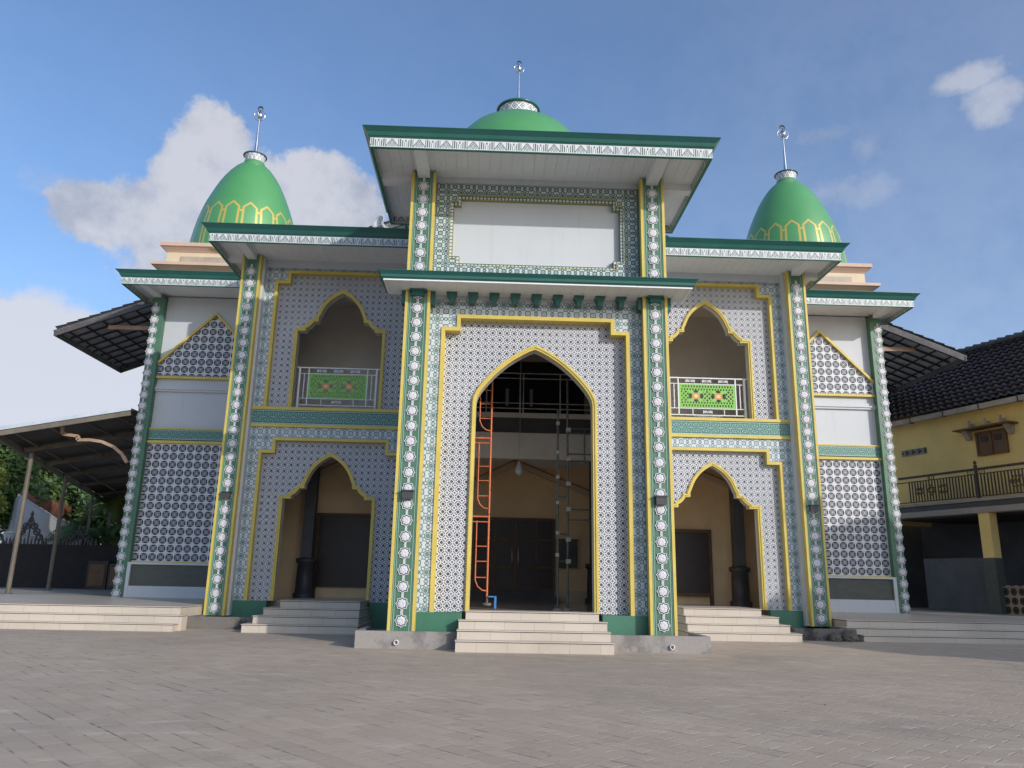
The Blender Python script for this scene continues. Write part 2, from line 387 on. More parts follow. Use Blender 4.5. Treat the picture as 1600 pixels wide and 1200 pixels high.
def offs(pts, d, closed=False):
    n = len(pts); o = []
    for i, p in enumerate(pts):
        p = Vector(p)
        a = Vector(pts[(i - 1) % n]) if (closed or i > 0) else None
        b = Vector(pts[(i + 1) % n]) if (closed or i < n - 1) else None
        t1 = (p - a).normalized() if a is not None else None; t2 = (b - p).normalized() if b is not None else None
        t1 = t1 or t2; t2 = t2 or t1
        n1 = Vector((-t1.y, t1.x)); n2 = Vector((-t2.y, t2.x)); m = (n1 + n2)
        if m.length < 1e-4: m = n1
        m.normalize(); k = d / max(.45, m.dot(n1)); o.append((p.x + m.x * k, p.y + m.y * k))
    return o
def tag(o, label=None, cat=None, group=None, kind=None):
    if label: o['label'] = label
    if cat: o['category'] = cat
    if group: o['group'] = group
    if kind: o['kind'] = kind
    return o
def empty(name, loc, label, cat, group=None, rz=0):
    o = bpy.data.objects.new(name, None); col.objects.link(o); o.location = loc; o.rotation_euler.z = rz; o.empty_display_size = .3
    return tag(o, label, cat, group)
def ob(name, mb, mat, parent=None, label=None, loc=None):
    me = mb if isinstance(mb, bpy.types.Mesh) else mb.mesh(name)
    if len(me.materials) == 0: me.materials.append(M[mat] if isinstance(mat, str) else mat)
    o = bpy.data.objects.new(name, me); col.objects.link(o)
    if parent is not None: o.parent = parent
    if loc is not None: o.location = loc
    if label: o['label'] = label
    return o
def boxes(name, lst, mat, parent, label=None):
    for b in lst: ob(name, MB().box(*b), mat, parent, label)
def copy_tree(o, parent=None):
    c = o.copy(); col.objects.link(c); c.parent = parent
    for ch in list(o.children): copy_tree(ch, c)
    return c

# ------------------------------------------------------------------ ground and terraces
g = MB().add([(-300, -200, 0), (300, -200, 0), (300, 400, 0), (-300, 400, 0)], [(0, 1, 2, 3)])
tag(ob('ground', g, 'ground'), 'grey brick paved courtyard', kind='structure')

def steps(sp, name, parent=None, lab=None):
    """sp = list of (x0,x1,yfront,yback,z0,z1) with a thin nosing shadow gap"""
    m = MB(); g = MB()
    for i, (x0, x1, y0, y1, z0, z1) in enumerate(sp):
        m.box(x0, x1, y0, y1, z0, z1 - .034); m.box(x0 - .012, x1 + .012, y0 - .020, y1, z1 - .018, z1)
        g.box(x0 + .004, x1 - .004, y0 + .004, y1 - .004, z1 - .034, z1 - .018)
    o = ob(name, m, 'steptile', parent, lab); ob('nosing_shade_strip', g, 'nosing_shade', o); return o, g  # thin dark strips stand in for the shadow line below each nosing
# wide side terraces (ground-like structures)
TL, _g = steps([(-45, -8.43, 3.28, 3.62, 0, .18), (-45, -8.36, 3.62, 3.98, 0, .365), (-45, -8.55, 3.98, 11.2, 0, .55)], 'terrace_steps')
tag(TL, 'cream tiled steps along the left side', kind='structure')
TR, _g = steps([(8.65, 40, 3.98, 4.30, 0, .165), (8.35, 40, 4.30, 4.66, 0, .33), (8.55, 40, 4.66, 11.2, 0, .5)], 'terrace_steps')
tag(TR, 'cream tiled steps along the right side', kind='structure')
tag(ob('terrace', MB().box(-45, -13.0, 11.2, 34, 0, .55), 'terrace'), 'tiled floor under the left canopy', kind='structure')
tag(ob('terrace', MB().box(13.0, 40, 11.2, 34, 0, .5), 'terrace'), 'tiled floor beside the yellow house', kind='structure')

# ------------------------------------------------------------------ the mosque
MQ = empty('mosque', (0, 0, 0), 'large green, white and yellow mosque with three green domes and lattice facade', 'mosque')

def star_pts(R, sc_=1.0, rot=0):
    r = R * .80
    return [((R if k % 2 == 0 else r) * sc_ * math.cos(PI * k / 8 + rot), (R if k % 2 == 0 else r) * sc_ * math.sin(PI * k / 8 + rot)) for k in range(16)]
def star_strip(R, pitch, z0, z1, zcap=None):
    m = MB(); n = int((z1 - z0) / pitch); yb = 0.0
    for i in range(n):
        cz = z0 + pitch * (i + .5)
        A = [(x, z + cz) for x, z in star_pts(R)]
        m.ribbon(A, R * .10, -.024, yb, True)
        B = [(x, z + cz) for x, z in star_pts(R, .70)]
        # faceted rosette: raised centre
        k = len(B); vs = [(x, -.028, z) for x, z in B] + [(x, 0, z) for x, z in B] + [(x * .45, -.036, cz + (z - cz) * .45) for x, z in [(b[0], b[1]) for b in offsrot(B, cz)]] + [(0, -.030, cz)]
        fs = [(j, j + k, (j + 1) % k + k, (j + 1) % k) for j in range(k)] + [(j, (j + 1) % k, (j + 1) % k + 2 * k, j + 2 * k) for j in range(k)] + [(j + 2 * k, (j + 1) % k + 2 * k, 3 * k) for j in range(k)]
        m.add(vs, fs)
        # little crossing link above the star
        lz = cz + pitch / 2; h = (pitch - 2 * R) / 2 + R * .10; ww = R * .17; th = R * .06
        m.bar((-ww, -.012, lz - h), (ww, -.012, lz), th, .02); m.bar((ww, -.013, lz - h), (-ww, -.013, lz), th, .02)
        m.bar((-ww, -.012, lz), (ww, -.012, lz + h), th, .02); m.bar((ww, -.013, lz), (-ww, -.013, lz + h), th, .02)
    return m
def offsrot(B, cz):
    a = .2; return [((x * math.cos(a) - (z - cz) * math.sin(a)), cz + x * math.sin(a) + (z - cz) * math.cos(a)) for x, z in B]
def column(label, x0, x1, y0, y1, z0, z1, R, pitch, trims, sx=None, lamp=None, zs=None, side=None):
    o = ob('column', MB().box(x0, x1, y0, y1, z0, z1), 'green', MQ, label)
    c = (x0 + x1) / 2 if sx is None else sx
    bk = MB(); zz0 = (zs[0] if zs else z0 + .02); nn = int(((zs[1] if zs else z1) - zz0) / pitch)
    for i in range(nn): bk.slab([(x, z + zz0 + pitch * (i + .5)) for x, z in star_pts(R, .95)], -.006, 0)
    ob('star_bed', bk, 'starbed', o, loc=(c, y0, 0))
    ob('star_ornament', star_strip(R, pitch, zs[0] if zs else z0 + .02, zs[1] if zs else z1), 'star', o, loc=(c, y0, 0))
    t = MB()
    if trims: boxes('edge_trim', [(x0 - .012, x0 + .05, y0 - .03, y0 + .16, z0, z1), (x1 - .05, x1 + .012, y0 - .03, y0 + .16, z0, z1)], 'yellow', o)
    r = MB()
    a, b = x0 + (.05 if trims else 0), x1 - (.05 if trims else 0)
    if trims:
        for q in (a + .012, a + .05, b - .062, b - .024): r.box(q, q + .014, y0 - .010, y0 + .001, z0, z1)
        ob('rib', r, 'groove', o)
    if side: ob('side_face', MB().box(side[0], side[1], y0 + .16, y1, z0, z1), 'white', o)
    if lamp:
        l = ob('wall_lamp', MB().box(c - .11, c + .11, y0 - .13, y0 - .02, lamp, lamp + .16).box(c - .13, c + .13, y0 - .16, y0 - .01, lamp + .16, lamp + .185), 'lampgrey', o)
    return o
for s, nm in ((-1, 'left'), (1, 'right')):
    a, b = sorted((s * 2.39, s * 2.92))
    column('tall star column %s of the central arch' % nm, a, b, 0, .62, .33, 10.52, .137, .332, True, lamp=2.95, zs=(.36, 10.4))
    a, b = sorted((s * 7.94, s * 8.47))
    column('star column at the outer edge of the %s wing' % nm, a, b, 5.45, 6.2, .28, 10.64, .157, .370, True, lamp=3.38, zs=(.30, 10.45), side=sorted((s * 7.86, s * 7.94 + s * .02)))
    a, b = sorted((s * 13.01 + .074, s * 13.41 + .074))
    column('star column at the far %s corner' % nm, a, b, 10.65, 11.2, .45, 11.12, .166, .398, False, sx=s * 13.29 + .074, zs=(.47, 11.0))

def arch_side(cx, zs, zb, inset=0.0):
    """cusped arch outline, open at the bottom, left foot to right foot"""
    kx = 1.365 / 287; kz = 1.255 / 244
    half = [(287, 0), (238, 0), (238, 12), (226, 14), (212, 22), (199, 34), (190, 48), (187, 56), (163, 58), (163, 68), (155, 82), (145, 105), (135, 126), (124, 145), (111, 162), (94, 181), (76, 197), (55, 212), (30, 226), (12, 236), (0, 244)]
    L = [(cx - a * kx, zs + b * kz) for a, b in half]; Rr = [(cx + a * kx, zs + b * kz) for a, b in half[:-1]][::-1]
    return [(cx - 1.365, zb)] + L + Rr + [(cx + 1.365, zb)]
def arch_centre(zb):
    half = [(1, 0), (.985, .10), (.94, .20), (.875, .30), (.80, .395), (.71, .50), (.60, .61), (.49, .71), (.37, .80), (.245, .88), (.12, .95), (0, 1)]
    L = [(-a * 1.395, 5.17 + b * 1.36) for a, b in half]; Rr = [(a * 1.395, 5.17 + b * 1.36) for a, b in half[:-1]][::-1]
    return [(-1.41, zb)] + L + Rr + [(1.41, zb)]
def frame_outline(cx, hw, hs, zb, zstep, ztop):
    return [(cx - hw, zb), (cx - hw, zstep), (cx - hs, zstep), (cx - hs, ztop), (cx + hs, ztop), (cx + hs, zstep), (cx + hw, zstep), (cx + hw, zb)]
def wall_with_notch(x0, x1, z0, z1, notch):
    """outer rectangle minus an opening that is open at the bottom"""
    return [(x0, z0)] + notch + [(x1, z0), (x1, z1), (x0, z1)]
def bay(cx, x0, x1, zb, zt, fr, ar, yp, yf, yback, labs, trimw=.10):
    # border-tile wall, lattice field and the two yellow trims of one bay
    ob('border_wall', MB().slab(wall_with_notch(x0, x1, zb, zt, fr)[::1], yp, yf), 'border', MQ, labs[0])
    fin = fr
    ob('frame_trim', MB().ribbon(fr, .0, yp, yf) if False else MB().ribbon(offs(fr, .0), -.085, yp - .035, yf + .004), 'yellow', MQ, labs[1])
    poly = [fr[0]] + ar + fr[:0:-1]
    ob('lattice_wall', MB().slab(poly, yf, yf + .10), 'field' if cx == 0 else 'fieldw', MQ, labs[2])
    ao = ob('arch_trim', MB().ribbon(ar, -trimw, yf - .05, yf + .09).ribbon(offs(ar, -.02), -trimw * .35, yf - .072, yf - .05), 'yellow', MQ, labs[3])
    ri = MB().ribbon(offs(ar, -trimw + .012), -.012, yf + .09, yback); ob('reveal', ri, 'white', ao)
# centre bay
frC = frame_outline(0, 2.12, 1.78, .69, 6.84, 7.14); arC = arch_centre(.70)
bay(0, -2.39, 2.39, .69, 7.50, frC, arC, .28, .50, .78, ('blue floral tiles round the central arch', 'stepped yellow frame of the central arch', 'white lattice wall round the central arch', 'yellow trim of the tall central arch'))
boxes('plinth', [(-2.39, -1.45, .24, .6, .2, .69), (1.45, 2.39, .24, .6, .2, .69)], 'basegreen', MQ)
ob('upper_wall_band', MB().box(-2.39, 2.39, .26, .5, 7.5, 7.80), 'white', MQ)
# upper panel of the centre
fo = [(-2.04, 8.52), (-2.04, 9.98), (-1.87, 9.98), (-1.87, 10.15), (1.87, 10.15), (1.87, 9.98), (2.04, 9.98), (2.04, 8.52), (1.87, 8.52), (1.87, 8.35), (-1.87, 8.35), (-1.87, 8.52)]
outer = [(-2.39, 7.8), (2.39, 7.8), (2.39, 10.42), (-2.39, 10.42)]
ring_ = MB().slab([(-2.39, 7.8), (0, 7.8), (0, 8.35), (-1.87, 8.35), (-1.87, 8.52), (-2.04, 8.52), (-2.04, 9.98), (-1.87, 9.98), (-1.87, 10.15), (0, 10.15), (0, 10.42), (-2.39, 10.42)], .33, .5)
ring_.slab([(-x, z) for x, z in [(-2.39, 7.8), (0, 7.8), (0, 8.35), (-1.87, 8.35), (-1.87, 8.52), (-2.04, 8.52), (-2.04, 9.98), (-1.87, 9.98), (-1.87, 10.15), (0, 10.15), (0, 10.42), (-2.39, 10.42)]][::-1], .33, .5)
ob('border_wall', ring_, 'border2', MQ, 'dense floral tiles round the white name panel')
ob('soffit_band', MB().box(-2.39, 2.39, .27, .5, 10.42, 10.56), 'white', MQ)
pn = ob('name_panel', MB().box(-2.05, 2.05, .50, .56, 8.35, 10.18), 'white', MQ, 'blank white panel above the porch')
mo = MB(); fi = offs(fo, -.085, True)
mo.ribbon(fo, -.014, .318, .5, True); mo.ribbon(fi, .010, .42, .5, True)
ob('panel_moulding', mo, 'olive', pn)
m, nt, b = newmat('bead_moulding', .5); o_, x, y, z = coords(nt)
bx_ = ((x / .085).fr() - .5).abs(); bz_ = ((z / .085).fr() - .5).abs()
setc(nt, b, mixc(nt, bx_.sm(.36, .28) * bz_.sm(.40, .32), (.06, .13, .10), (.58, .60, .60)))
ob('moulding_bed', MB().ribbon(offs(fo, -.014, True), -.062, .36, .5, True), m, pn)
# porch eave
def sweep_lip(x0, x1, y0, y1, prof, cap=True):
    m = MB(); vs = []
    for o_, z in prof: vs += [(x0 - o_, y0 - o_, z), (x1 + o_, y0 - o_, z), (x1 + o_, y1 + o_, z), (x0 - o_, y1 + o_, z)]
    fs = [(i * 4 + k, i * 4 + (k + 1) % 4, (i + 1) * 4 + (k + 1) % 4, (i + 1) * 4 + k) for i in range(len(prof) - 1) for k in range(4)]
    n = len(prof) - 1; fs += [(n * 4, n * 4 + 1, n * 4 + 2, n * 4 + 3), (3, 2, 1, 0)]
    return m.add(vs, fs)
def cornice(label, x0, x1, y0, y1, zb, fh, lh, out_, sof, beams, friezed=True):
    e = ob('eave', sweep_lip(x0, x1, y0, y1, [(.012, zb + fh), (.03, zb + fh + lh * .12), (.045, zb + fh + lh * .16), (out_ * .45, zb + fh + lh * .52), (out_ * .5, zb + fh + lh * .56), (out_ * .93, zb + fh + lh * .9), (out_, zb + fh + lh * .93), (out_, zb + fh + lh)]), 'lipgreen', MQ, label)
    t = .07; f = MB()
    f.box(x0, x1, y0, y0 + t, zb, zb + fh); f.box(x0, x0 + t, y0 + t, y1, zb, zb + fh); f.box(x1 - t, x1, y0 + t, y1, zb, zb + fh); f.box(x0 + t, x1 - t, y1 - t, y1, zb, zb + fh)
    if friezed:
        key = (zb, fh)
        if key not in FZ: FZ[key] = frieze_mat('frieze_%d' % len(FZ), zb, fh)
        ob('frieze', f, FZ[key], e)
    else: ob('fascia', f, 'soffit', e)
    s = MB(); n = int((x1 - x0 - 2 * t) / .25); wd = (x1 - x0 - 2 * t) / n
    for i in range(n): s.box(x0 + t + i * wd + .004, x0 + t + (i + 1) * wd - .004, y0 + t, y1 - t, sof, sof + .03)
    s.box(x0 + t, x1 - t, y0 + t, y1 - t, sof + .012, sof + .06)
    ob('soffit', s, 'soffit', e)
    if beams:
        boxes('beam', [(bx0, bx1, by0, by1, bz0, sof + .01) for bx0, bx1, by0, by1, bz0 in beams], 'soffit', e)
    return e
cornice('topmost eave above the name panel', -3.73, 3.73, -1.28, 2.5, 10.36, .235, .20, .16, 10.56,
        [(-2.79, -2.52, -1.21, 0.0, 10.37), (2.52, 2.79, -1.21, 0.0, 10.37), (-3.66, -2.92, .25, .5, 10.40), (2.92, 3.66, .25, .5, 10.40)])
pe = cornice('narrow porch eave on green brackets', -3.36, 3.36, -.60, .27, 7.585, .035, .16, .12, 7.595, None, False)
br = None
for i in range(9):
    m = MB().slab([(-.055, 7.36), (.055, 7.36), (.06, 7.46), (.115, 7.56), (.115, 7.62), (-.115, 7.62), (-.115, 7.56), (-.06, 7.46)], .02, .26)
    if br is None: br = ob('bracket', m, 'lipgreen', pe, loc=(-1.91, 0, 0)); bm_ = br.data
    else: ob('bracket', bm_, 'lipgreen', pe, loc=(-1.91 + i * .4775, 0, 0))
for s in (-1, 1):
    m = MB().box(s * 2.655 - .13, s * 2.655 + .13, -.10, 0, 7.44, 7.58).box(s * 2.655 - .18, s * 2.655 + .18, -.12, 0, 7.54, 7.61)
    for q in (-.32, .32): m.box(s * 2.655 + q - .05, s * 2.655 + q + .05, .03, .3, 7.30, 7.60)
    ob('column_capital', m, 'lipgreen', pe)
# tower body behind the centre
ob('side_wall', MB().box(-2.90, -2.80, .62, 5.9, .3, 10.40), 'white', MQ); ob('side_wall', MB().box(2.80, 2.90, .62, 5.9, .3, 10.40), 'white', MQ)
ob('attic', MB().box(-3.3, 3.3, .2, 3.4, 10.80, 11.72), 'white', MQ)
for q in (-1, 1): ob('sun_block_wall', MB().box(min(q * 2.8, q * 2.9), max(q * 2.8, q * 2.9), 5.9, 9.3, .3, 10.45), 'beige', MQ)  # unseen walls added to keep a sun patch off the back wall
ob('roof_slab', MB().box(-2.9, 2.9, .6, 9.5, 10.62, 10.74), 'white', MQ)

# wings
for s, nm in ((-1, 'left'), (1, 'right')):
    cx = s * 5.54; x0, x1 = sorted((s * 2.90, s * 7.94))
    bay(cx, x0, x1, 6.09, 10.42, frame_outline(cx, 2.03, 1.66, 6.09, 10.0, 10.33), arch_side(cx, 8.57, 6.09), 5.85, 6.0, 6.25,
        ('floral tiles round the upper %s window' % nm, 'yellow frame of the upper %s window' % nm, 'white lattice round the upper %s window' % nm, 'yellow trim of the upper %s window' % nm))
    bay(cx, x0, x1, .67, 5.52, frame_outline(cx, 2.03, 1.66, .67, 4.83, 5.20), arch_side(cx, 3.57, .67), 5.85, 6.0, 6.25,
        ('floral tiles round the lower %s doorway' % nm, 'yellow frame of the lower %s doorway' % nm, 'white lattice round the lower %s doorway' % nm, 'yellow trim of the lower %s doorway' % nm))
    ob('soffit_band', MB().box(x0, x1, 5.83, 6.0, 10.42, 10.66), 'white', MQ)
    fb = flower_mat('green_daisy_band_%s' % nm, 5.58, .42, .29)
    o = ob('flower_band', MB().box(x0, x1, 5.82, 6.2, 5.58, 6.0), fb, MQ, 'green daisy band between the %s storeys' % nm)
    boxes('band_trim', [(x0, x1, 5.78, 6.2, 6.0, 6.09), (x0, x1, 5.78, 6.2, 5.50, 5.58)], 'yellow', o)
    pa, pb = sorted((s * 6.95, s * 7.94)); pc, pd = sorted((s * 2.9, s * 4.15))
    boxes('plinth', [(pa, pb, 5.80, 6.1, 0, .67), (pc, pd, 5.80, 6.1, 0, .67)], 'basegreen', MQ)
    X0, X1 = sorted((s * 2.92, s * 9.06))
    bx = sorted((s * 8.08, s * 8.34)); by = sorted((s * 8.47, s * 9.0))
    cornice('eave of the %s wing' % nm, X0, X1, 4.15, 10.9, 10.47, .245, .24, .20, 10.66, [(bx[0], bx[1], 4.22, 5.45, 10.50), (by[0], by[1], 5.6, 5.85, 10.52)])
    at = sorted((s * 2.95, s * 8.2)); ob('attic', MB().box(at[0], at[1], 6.85, 12.0, 10.9, 12.2), 'white', MQ)
    # outer wing
    ox = .074
    xa, xb = sorted((s * 8.47, s * 13.01 + ox))
    ob('outer_wall', MB().box(xa, xb, 10.92, 11.24, .4, 11.2), 'white', MQ, 'plain white wall of the far %s wing' % nm)
    ob('side_wall', MB().box(min(s * 8.45, s * 8.3), max(s * 8.45, s * 8.3), 6.2, 10.92, .3, 10.6), 'white', MQ)
    tri = [(s * 13.09 + ox, 8.17), (s * 13.09 + ox, 8.53), (s * 11.15 + ox, 10.51), (s * 9.21 + ox, 8.53), (s * 9.21 + ox, 8.17)]
    if s > 0: tri = tri[::-1]
    lo = ob('gable_lattice', MB().slab(tri[::-1], 10.87, 10.93), 'grid', MQ, 'pointed wheel lattice of the far %s wing' % nm)
    ob('lattice_trim', MB().ribbon(tri, .08, 10.78, 10.92, True), 'yellow', lo)
    rr = [(s * 13.05 + ox, 1.72), (s * 13.05 + ox, 5.75), (s * 9.21 + ox, 5.75), (s * 9.21 + ox, 1.72)]
    if s > 0: rr = rr[::-1]
    lo = ob('tall_lattice', MB().slab(rr[::-1], 10.87, 10.93), 'grid', MQ, 'tall wheel lattice of the far %s wing' % nm)
    ob('lattice_trim', MB().ribbon(rr, .09, 10.77, 10.92, True), 'yellow', lo)
    fb = flower_mat('outer_daisy_band_%s' % nm, 5.88, .36, .31)
    o = ob('flower_band', MB().box(xa, xb, 10.82, 10.92, 5.88, 6.24), fb, MQ, 'green daisy band of the far %s wing' % nm)
    ob('band_trim', MB().box(xa, xb, 10.79, 10.92, 6.24, 6.295), 'yellow', o)
    ob('wall_ledge', MB().box(xa, xb, 10.84, 10.92, 7.62, 7.69).box(xa, xb, 10.80, 10.92, 7.69, 7.75).box(xa, xb, 10.87, 10.92, 7.75, 7.86), 'white', MQ)
    o = ob('stone_base', MB().box(xa, xb, 10.62, 10.92, .915, 1.61), 'stone', MQ)
    ob('base_frame', MB().box(xa, xb, 10.55, 10.92, 1.61, 1.68).box(min(s * 13.01, s * 12.90) + ox, max(s * 13.01, s * 12.90) + ox, 10.55, 10.92, .4, 1.61).box(xa, xb, 10.56, 10.92, .4, .915), 'white', o)
    X0, X1 = sorted((s * 8.47, s * 13.99 + ox)); bx = sorted((s * 13.15 + ox, s * 13.41 + ox))
    cornice('eave of the far %s wing' % nm, X0, X1, 9.305, 11.3, 11.06, .247, .237, .19, 11.25, [(bx[0], bx[1], 9.37, 10.65, 11.08)])
    # side steps
    xs = [(6.84, 4.05), (6.69, 4.1), (6.55, 4.15), (6.24, 4.2)]; sp = []
    for k in range(4):
        a, b = sorted((s * xs[k][0], s * xs[k][1])); y = 3.42 + .36 * k if k < 3 else 4.52
        sp.append((a, b, y, 6.4, 0, (.20, .38, .555, .735)[k]))
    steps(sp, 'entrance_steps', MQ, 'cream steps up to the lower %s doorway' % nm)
    # balcony railing
    r = MB(); x0r, x1r = cx - 1.14, cx + 1.14; yr = 6.16
    r.bar((x0r - .1, yr, 7.38), (x1r + .1, yr, 7.38), .04, .035); r.bar((x0r, yr, 7.20), (x1r, yr, 7.20), .022); r.bar((x0r, yr, 6.44), (x1r, yr, 6.44), .022); r.bar((x0r, yr, 6.24), (x1r, yr, 6.24), .028)
    for q in (x0r, x1r): r.box(q - .028, q + .028, yr - .028, yr + .028, 6.1, 7.38)
    for q in (cx - .87, cx + .87): r.box(q - .018, q + .018, yr - .018, yr + .018, 6.24, 7.38)
    for q in (cx - 1.0, cx + 1.0):
        r.box(q - .012, q + .012, yr - .012, yr + .012, 6.44, 7.2)
        for zz in (6.66, 6.98): r.lathe([(0, -.05), (.03, 0), (0, .05)], (q, yr, zz), 8)
    for q in (cx - .45, cx + .5): r.bar((q, yr, 6.24), (q, yr, 6.44), .022)
    def curl(cx_, z, w_):
        for t in (-1, 1):
            for e_ in (-1, 0, 1): r.ring((cx_ + t * w_ * .5 + e_ * w_ * .28, yr, z), .030, .009, 'y', 10, 4)
        r.bar((cx_ - w_, yr, z - .03), (cx_ - w_ * .6, yr, z + .04), .014); r.bar((cx_ + w_, yr, z - .03), (cx_ + w_ * .6, yr, z + .04), .014)
        r.bar((cx_ - w_, yr, z + .04), (cx_ - w_, yr, z - .05), .016); r.bar((cx_ + w_, yr, z + .04), (cx_ + w_, yr, z - .05), .016)
    for q in (-.5, 0, .5): curl(cx + q, 7.29, .13)
    curl(cx, 6.34, .13)
    for k in range(11):
        a = -1 + k * .2; r.ring((cx + a * .4, yr - .01, 6.2 - .03 * math.cos(a * 3)), .026, .008, 'y', 8, 4)
    ro = ob('balcony_railing', r, 'whitemetal', MQ, 'white railing in the upper %s window' % nm)
    m, nt, b = newmat('green_pierced_panel_%s' % nm, .45); o_, x, y, z = coords(nt)
    u = x - cx; v = z - 6.825; au = u.abs(); av = v.abs()
    k1 = ((au / .085).fr() - .5).abs(); slots = k1.sm(.30, .22) * (av - .295).abs().sm(.040, .030) * au.sm(.80, .78)
    k2 = ((au / .085 + .5).fr() - .5).abs(); slots = slots.max(k2.sm(.30, .22) * (av - .205).abs().sm(.034, .026) * au.sm(.80, .78))
    du = ((u + v) / .13 + .5).fr() - .5; dv = ((u - v) / .13 + .5).fr() - .5
    dia = du.abs().max(dv.abs()).sm(.36, .28) * av.sm(.165, .155) * au.sm(.54, .56).max(au.sm(.13, .11)) * au.sm(.80, .78)
    w2 = (au - .34); rr_ = hyp(w2 * .8, v); th = v.atan2(w2)
    leaf = (th * 4.0).cos().sm(-.35, -.1) * (rr_ - .14).abs().sm(.045, .035)
    hole = slots.max(dia).max(leaf)
    rose = rr_.sm(.095, .085); fl = ((th * 8.0).cos() + (rr_ - .05) * 30.0).sm(-.3, .3)
    setc(nt, b, mixc(nt, rose, (.20, .48, .07), mixc(nt, fl, (.80, .60, .30), (.55, .10, .04))))
    tr = nt.nodes.new('ShaderNodeBsdfTransparent'); ms = nt.nodes.new('ShaderNodeMixShader'); nt.links.new(hole.v, ms.inputs[0]); nt.links.new(b.outputs[0], ms.inputs[1]); nt.links.new(tr.outputs[0], ms.inputs[2])
    nt.links.new(ms.outputs[0], nt.nodes['Material Output'].inputs[0])
    ob('pierced_panel', MB().box(cx - .85, cx + .85, yr - .008, yr + .008, 6.455, 7.19), m, ro)

# centre steps
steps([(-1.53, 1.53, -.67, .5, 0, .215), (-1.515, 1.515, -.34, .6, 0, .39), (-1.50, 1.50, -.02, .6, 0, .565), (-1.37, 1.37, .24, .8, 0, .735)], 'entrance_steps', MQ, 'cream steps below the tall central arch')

# interior -----------------------------------------------------------
boxes('hall_floor', [(-8.4, 8.4, 6.4, 9.4, 0, .70), (-2.8, 2.8, .8, 6.4, 0, .70)], 'floor', MQ)
bw = MB().box(-8.4, 8.4, 9.3, 9.5, .6, 5.0)
ob('back_wall', bw, 'beige', MQ)
ob('back_wall', MB().box(-8.4, 8.4, 9.3, 9.5, 5.0, 10.5), M['ceiling'], MQ)
boxes('end_wall', [(-8.5, -8.4, 6.2, 9.5, .3, 10.5), (8.4, 8.5, 6.2, 9.5, .3, 10.5)], 'beige', MQ)
boxes('ceiling_slab', [(-8.4, 8.4, 6.3, 9.3, 10.45, 10.52), (-2.8, 2.8, .6, 6.3, 10.45, 10.52)], 'ceiling', MQ)
fs_ = ob('balcony_slab', MB().box(-8.4, 8.4, 6.25, 9.3, 5.57, 6.08), 'ceiling', MQ)
ob('slab_edge', MB().box(-2.8, 2.8, 6.20, 6.25, 6.03, 6.18).box(-2.8, 2.8, 6.18, 6.4, 4.80, 5.57), M['ceiling'], fs_)
ob('mezzanine_face', MB().box(-2.8, 2.8, 6.22, 6.25, 5.57, 6.03), 'darkgrey', fs_)
ir = MB()
for zz in (6.30, 6.46, 7.22, 7.38): ir.tube([(-2.8, 6.15, zz), (2.8, 6.15, zz)], .014, 6)
for q in (-2.2, -1.1, -.1, 0.0, 1.1, 2.2): ir.tube([(q, 6.15, 6.15), (q, 6.15, 7.38)], .018, 6)
ob('inner_railing', ir, 'whitemetal', MQ)
gw = ob('upper_window', MB().box(-2.0, 2.2, 9.22, 9.3, 6.4, 8.6), 'gwin', MQ)
m = MB()
for q in (-2.0, -1.0, -.05, .05, 1.0, 2.15): m.box(q - .03, q + .03, 9.17, 9.22, 6.4, 8.6)
m.box(-2.0, 2.2, 9.17, 9.22, 8.54, 8.6); ob('window_frame', m, 'darkwood', gw)
for q in (-.42, .40):  # slit panes: opaque pale sheet stands in for the sky light behind
    ob('slit_pane', MB().box(q - .055, q + .055, 9.19, 9.225, 7.05, 7.65), 'fascia', gw)
dr = ob('main_door', MB().box(-1.43, 1.22, 9.18, 9.3, 1.02, 3.30), 'darkwood', MQ)
m = MB()
for q in (-1.40, -.72, -.06, .62, 1.19): m.box(q - .04, q + .04, 9.14, 9.18, 1.02, 3.30)
for zz in (1.05, 1.75, 2.6, 3.27): m.box(-1.36, 1.15, 9.15, 9.18, zz - .04, zz + .04)
ob('door_frame', m, 'brownwood', dr)
m = MB()
for q in (-.16, .04): m.tube([(q, 9.10, 1.75), (q, 9.06, 1.8), (q, 9.06, 2.3), (q, 9.10, 2.35)], .014, 6)
ob('handle', m, 'steel', dr)
ob('door_step', MB().box(-2.1, 1.35, 8.75, 9.3, .7, .86).box(-1.9, 1.2, 8.95, 9.3, .86, 1.02), 'darkgrey', MQ)
boxes('skirting', [(-2.8, -1.7, 9.2, 9.3, .7, 1.25), (1.36, 2.8, 9.2, 9.3, .7, 1.05)], 'creamwall', MQ)
# gable shaped moulding on the back wall of each bay
for cx, lab in ((-.1, 'centre'), (-5.54, 'left'), (5.54, 'right')):
    m = MB().bar((cx - 1.9, 9.22, 4.15), (cx, 9.22, 5.10), .16, .16).bar((cx, 9.22, 5.10), (cx + 2.6, 9.22, 4.07), .16, .16)
    o = ob('gable_moulding', m, 'creamwall', MQ)
    m = MB().bar((cx, 9.26, 5.21), (cx + 2.6, 9.26, 4.18), .07, .07).bar((cx - 1.9, 9.26, 4.26), (cx, 9.26, 5.21), .07, .07); ob('moulding_edge', m, 'orange', o)
ob('wall_recess', MB().box(-6.4, -4.7, 9.2, 9.3, 1.02, 3.25), 'darkwood', MQ, 'dark doorway inside the lower left arch')
lf = MB()
for bx in ((-6.48, -6.38, 9.14, 9.3, .7, 3.33), (-4.72, -4.62, 9.14, 9.3, .7, 3.33)): ob('recess_frame', MB().box(*bx), 'brownwood', MQ)
ob('recess_frame', MB().box(-6.38, -4.72, 9.14, 9.3, 3.25, 3.33), 'brownwood', MQ)
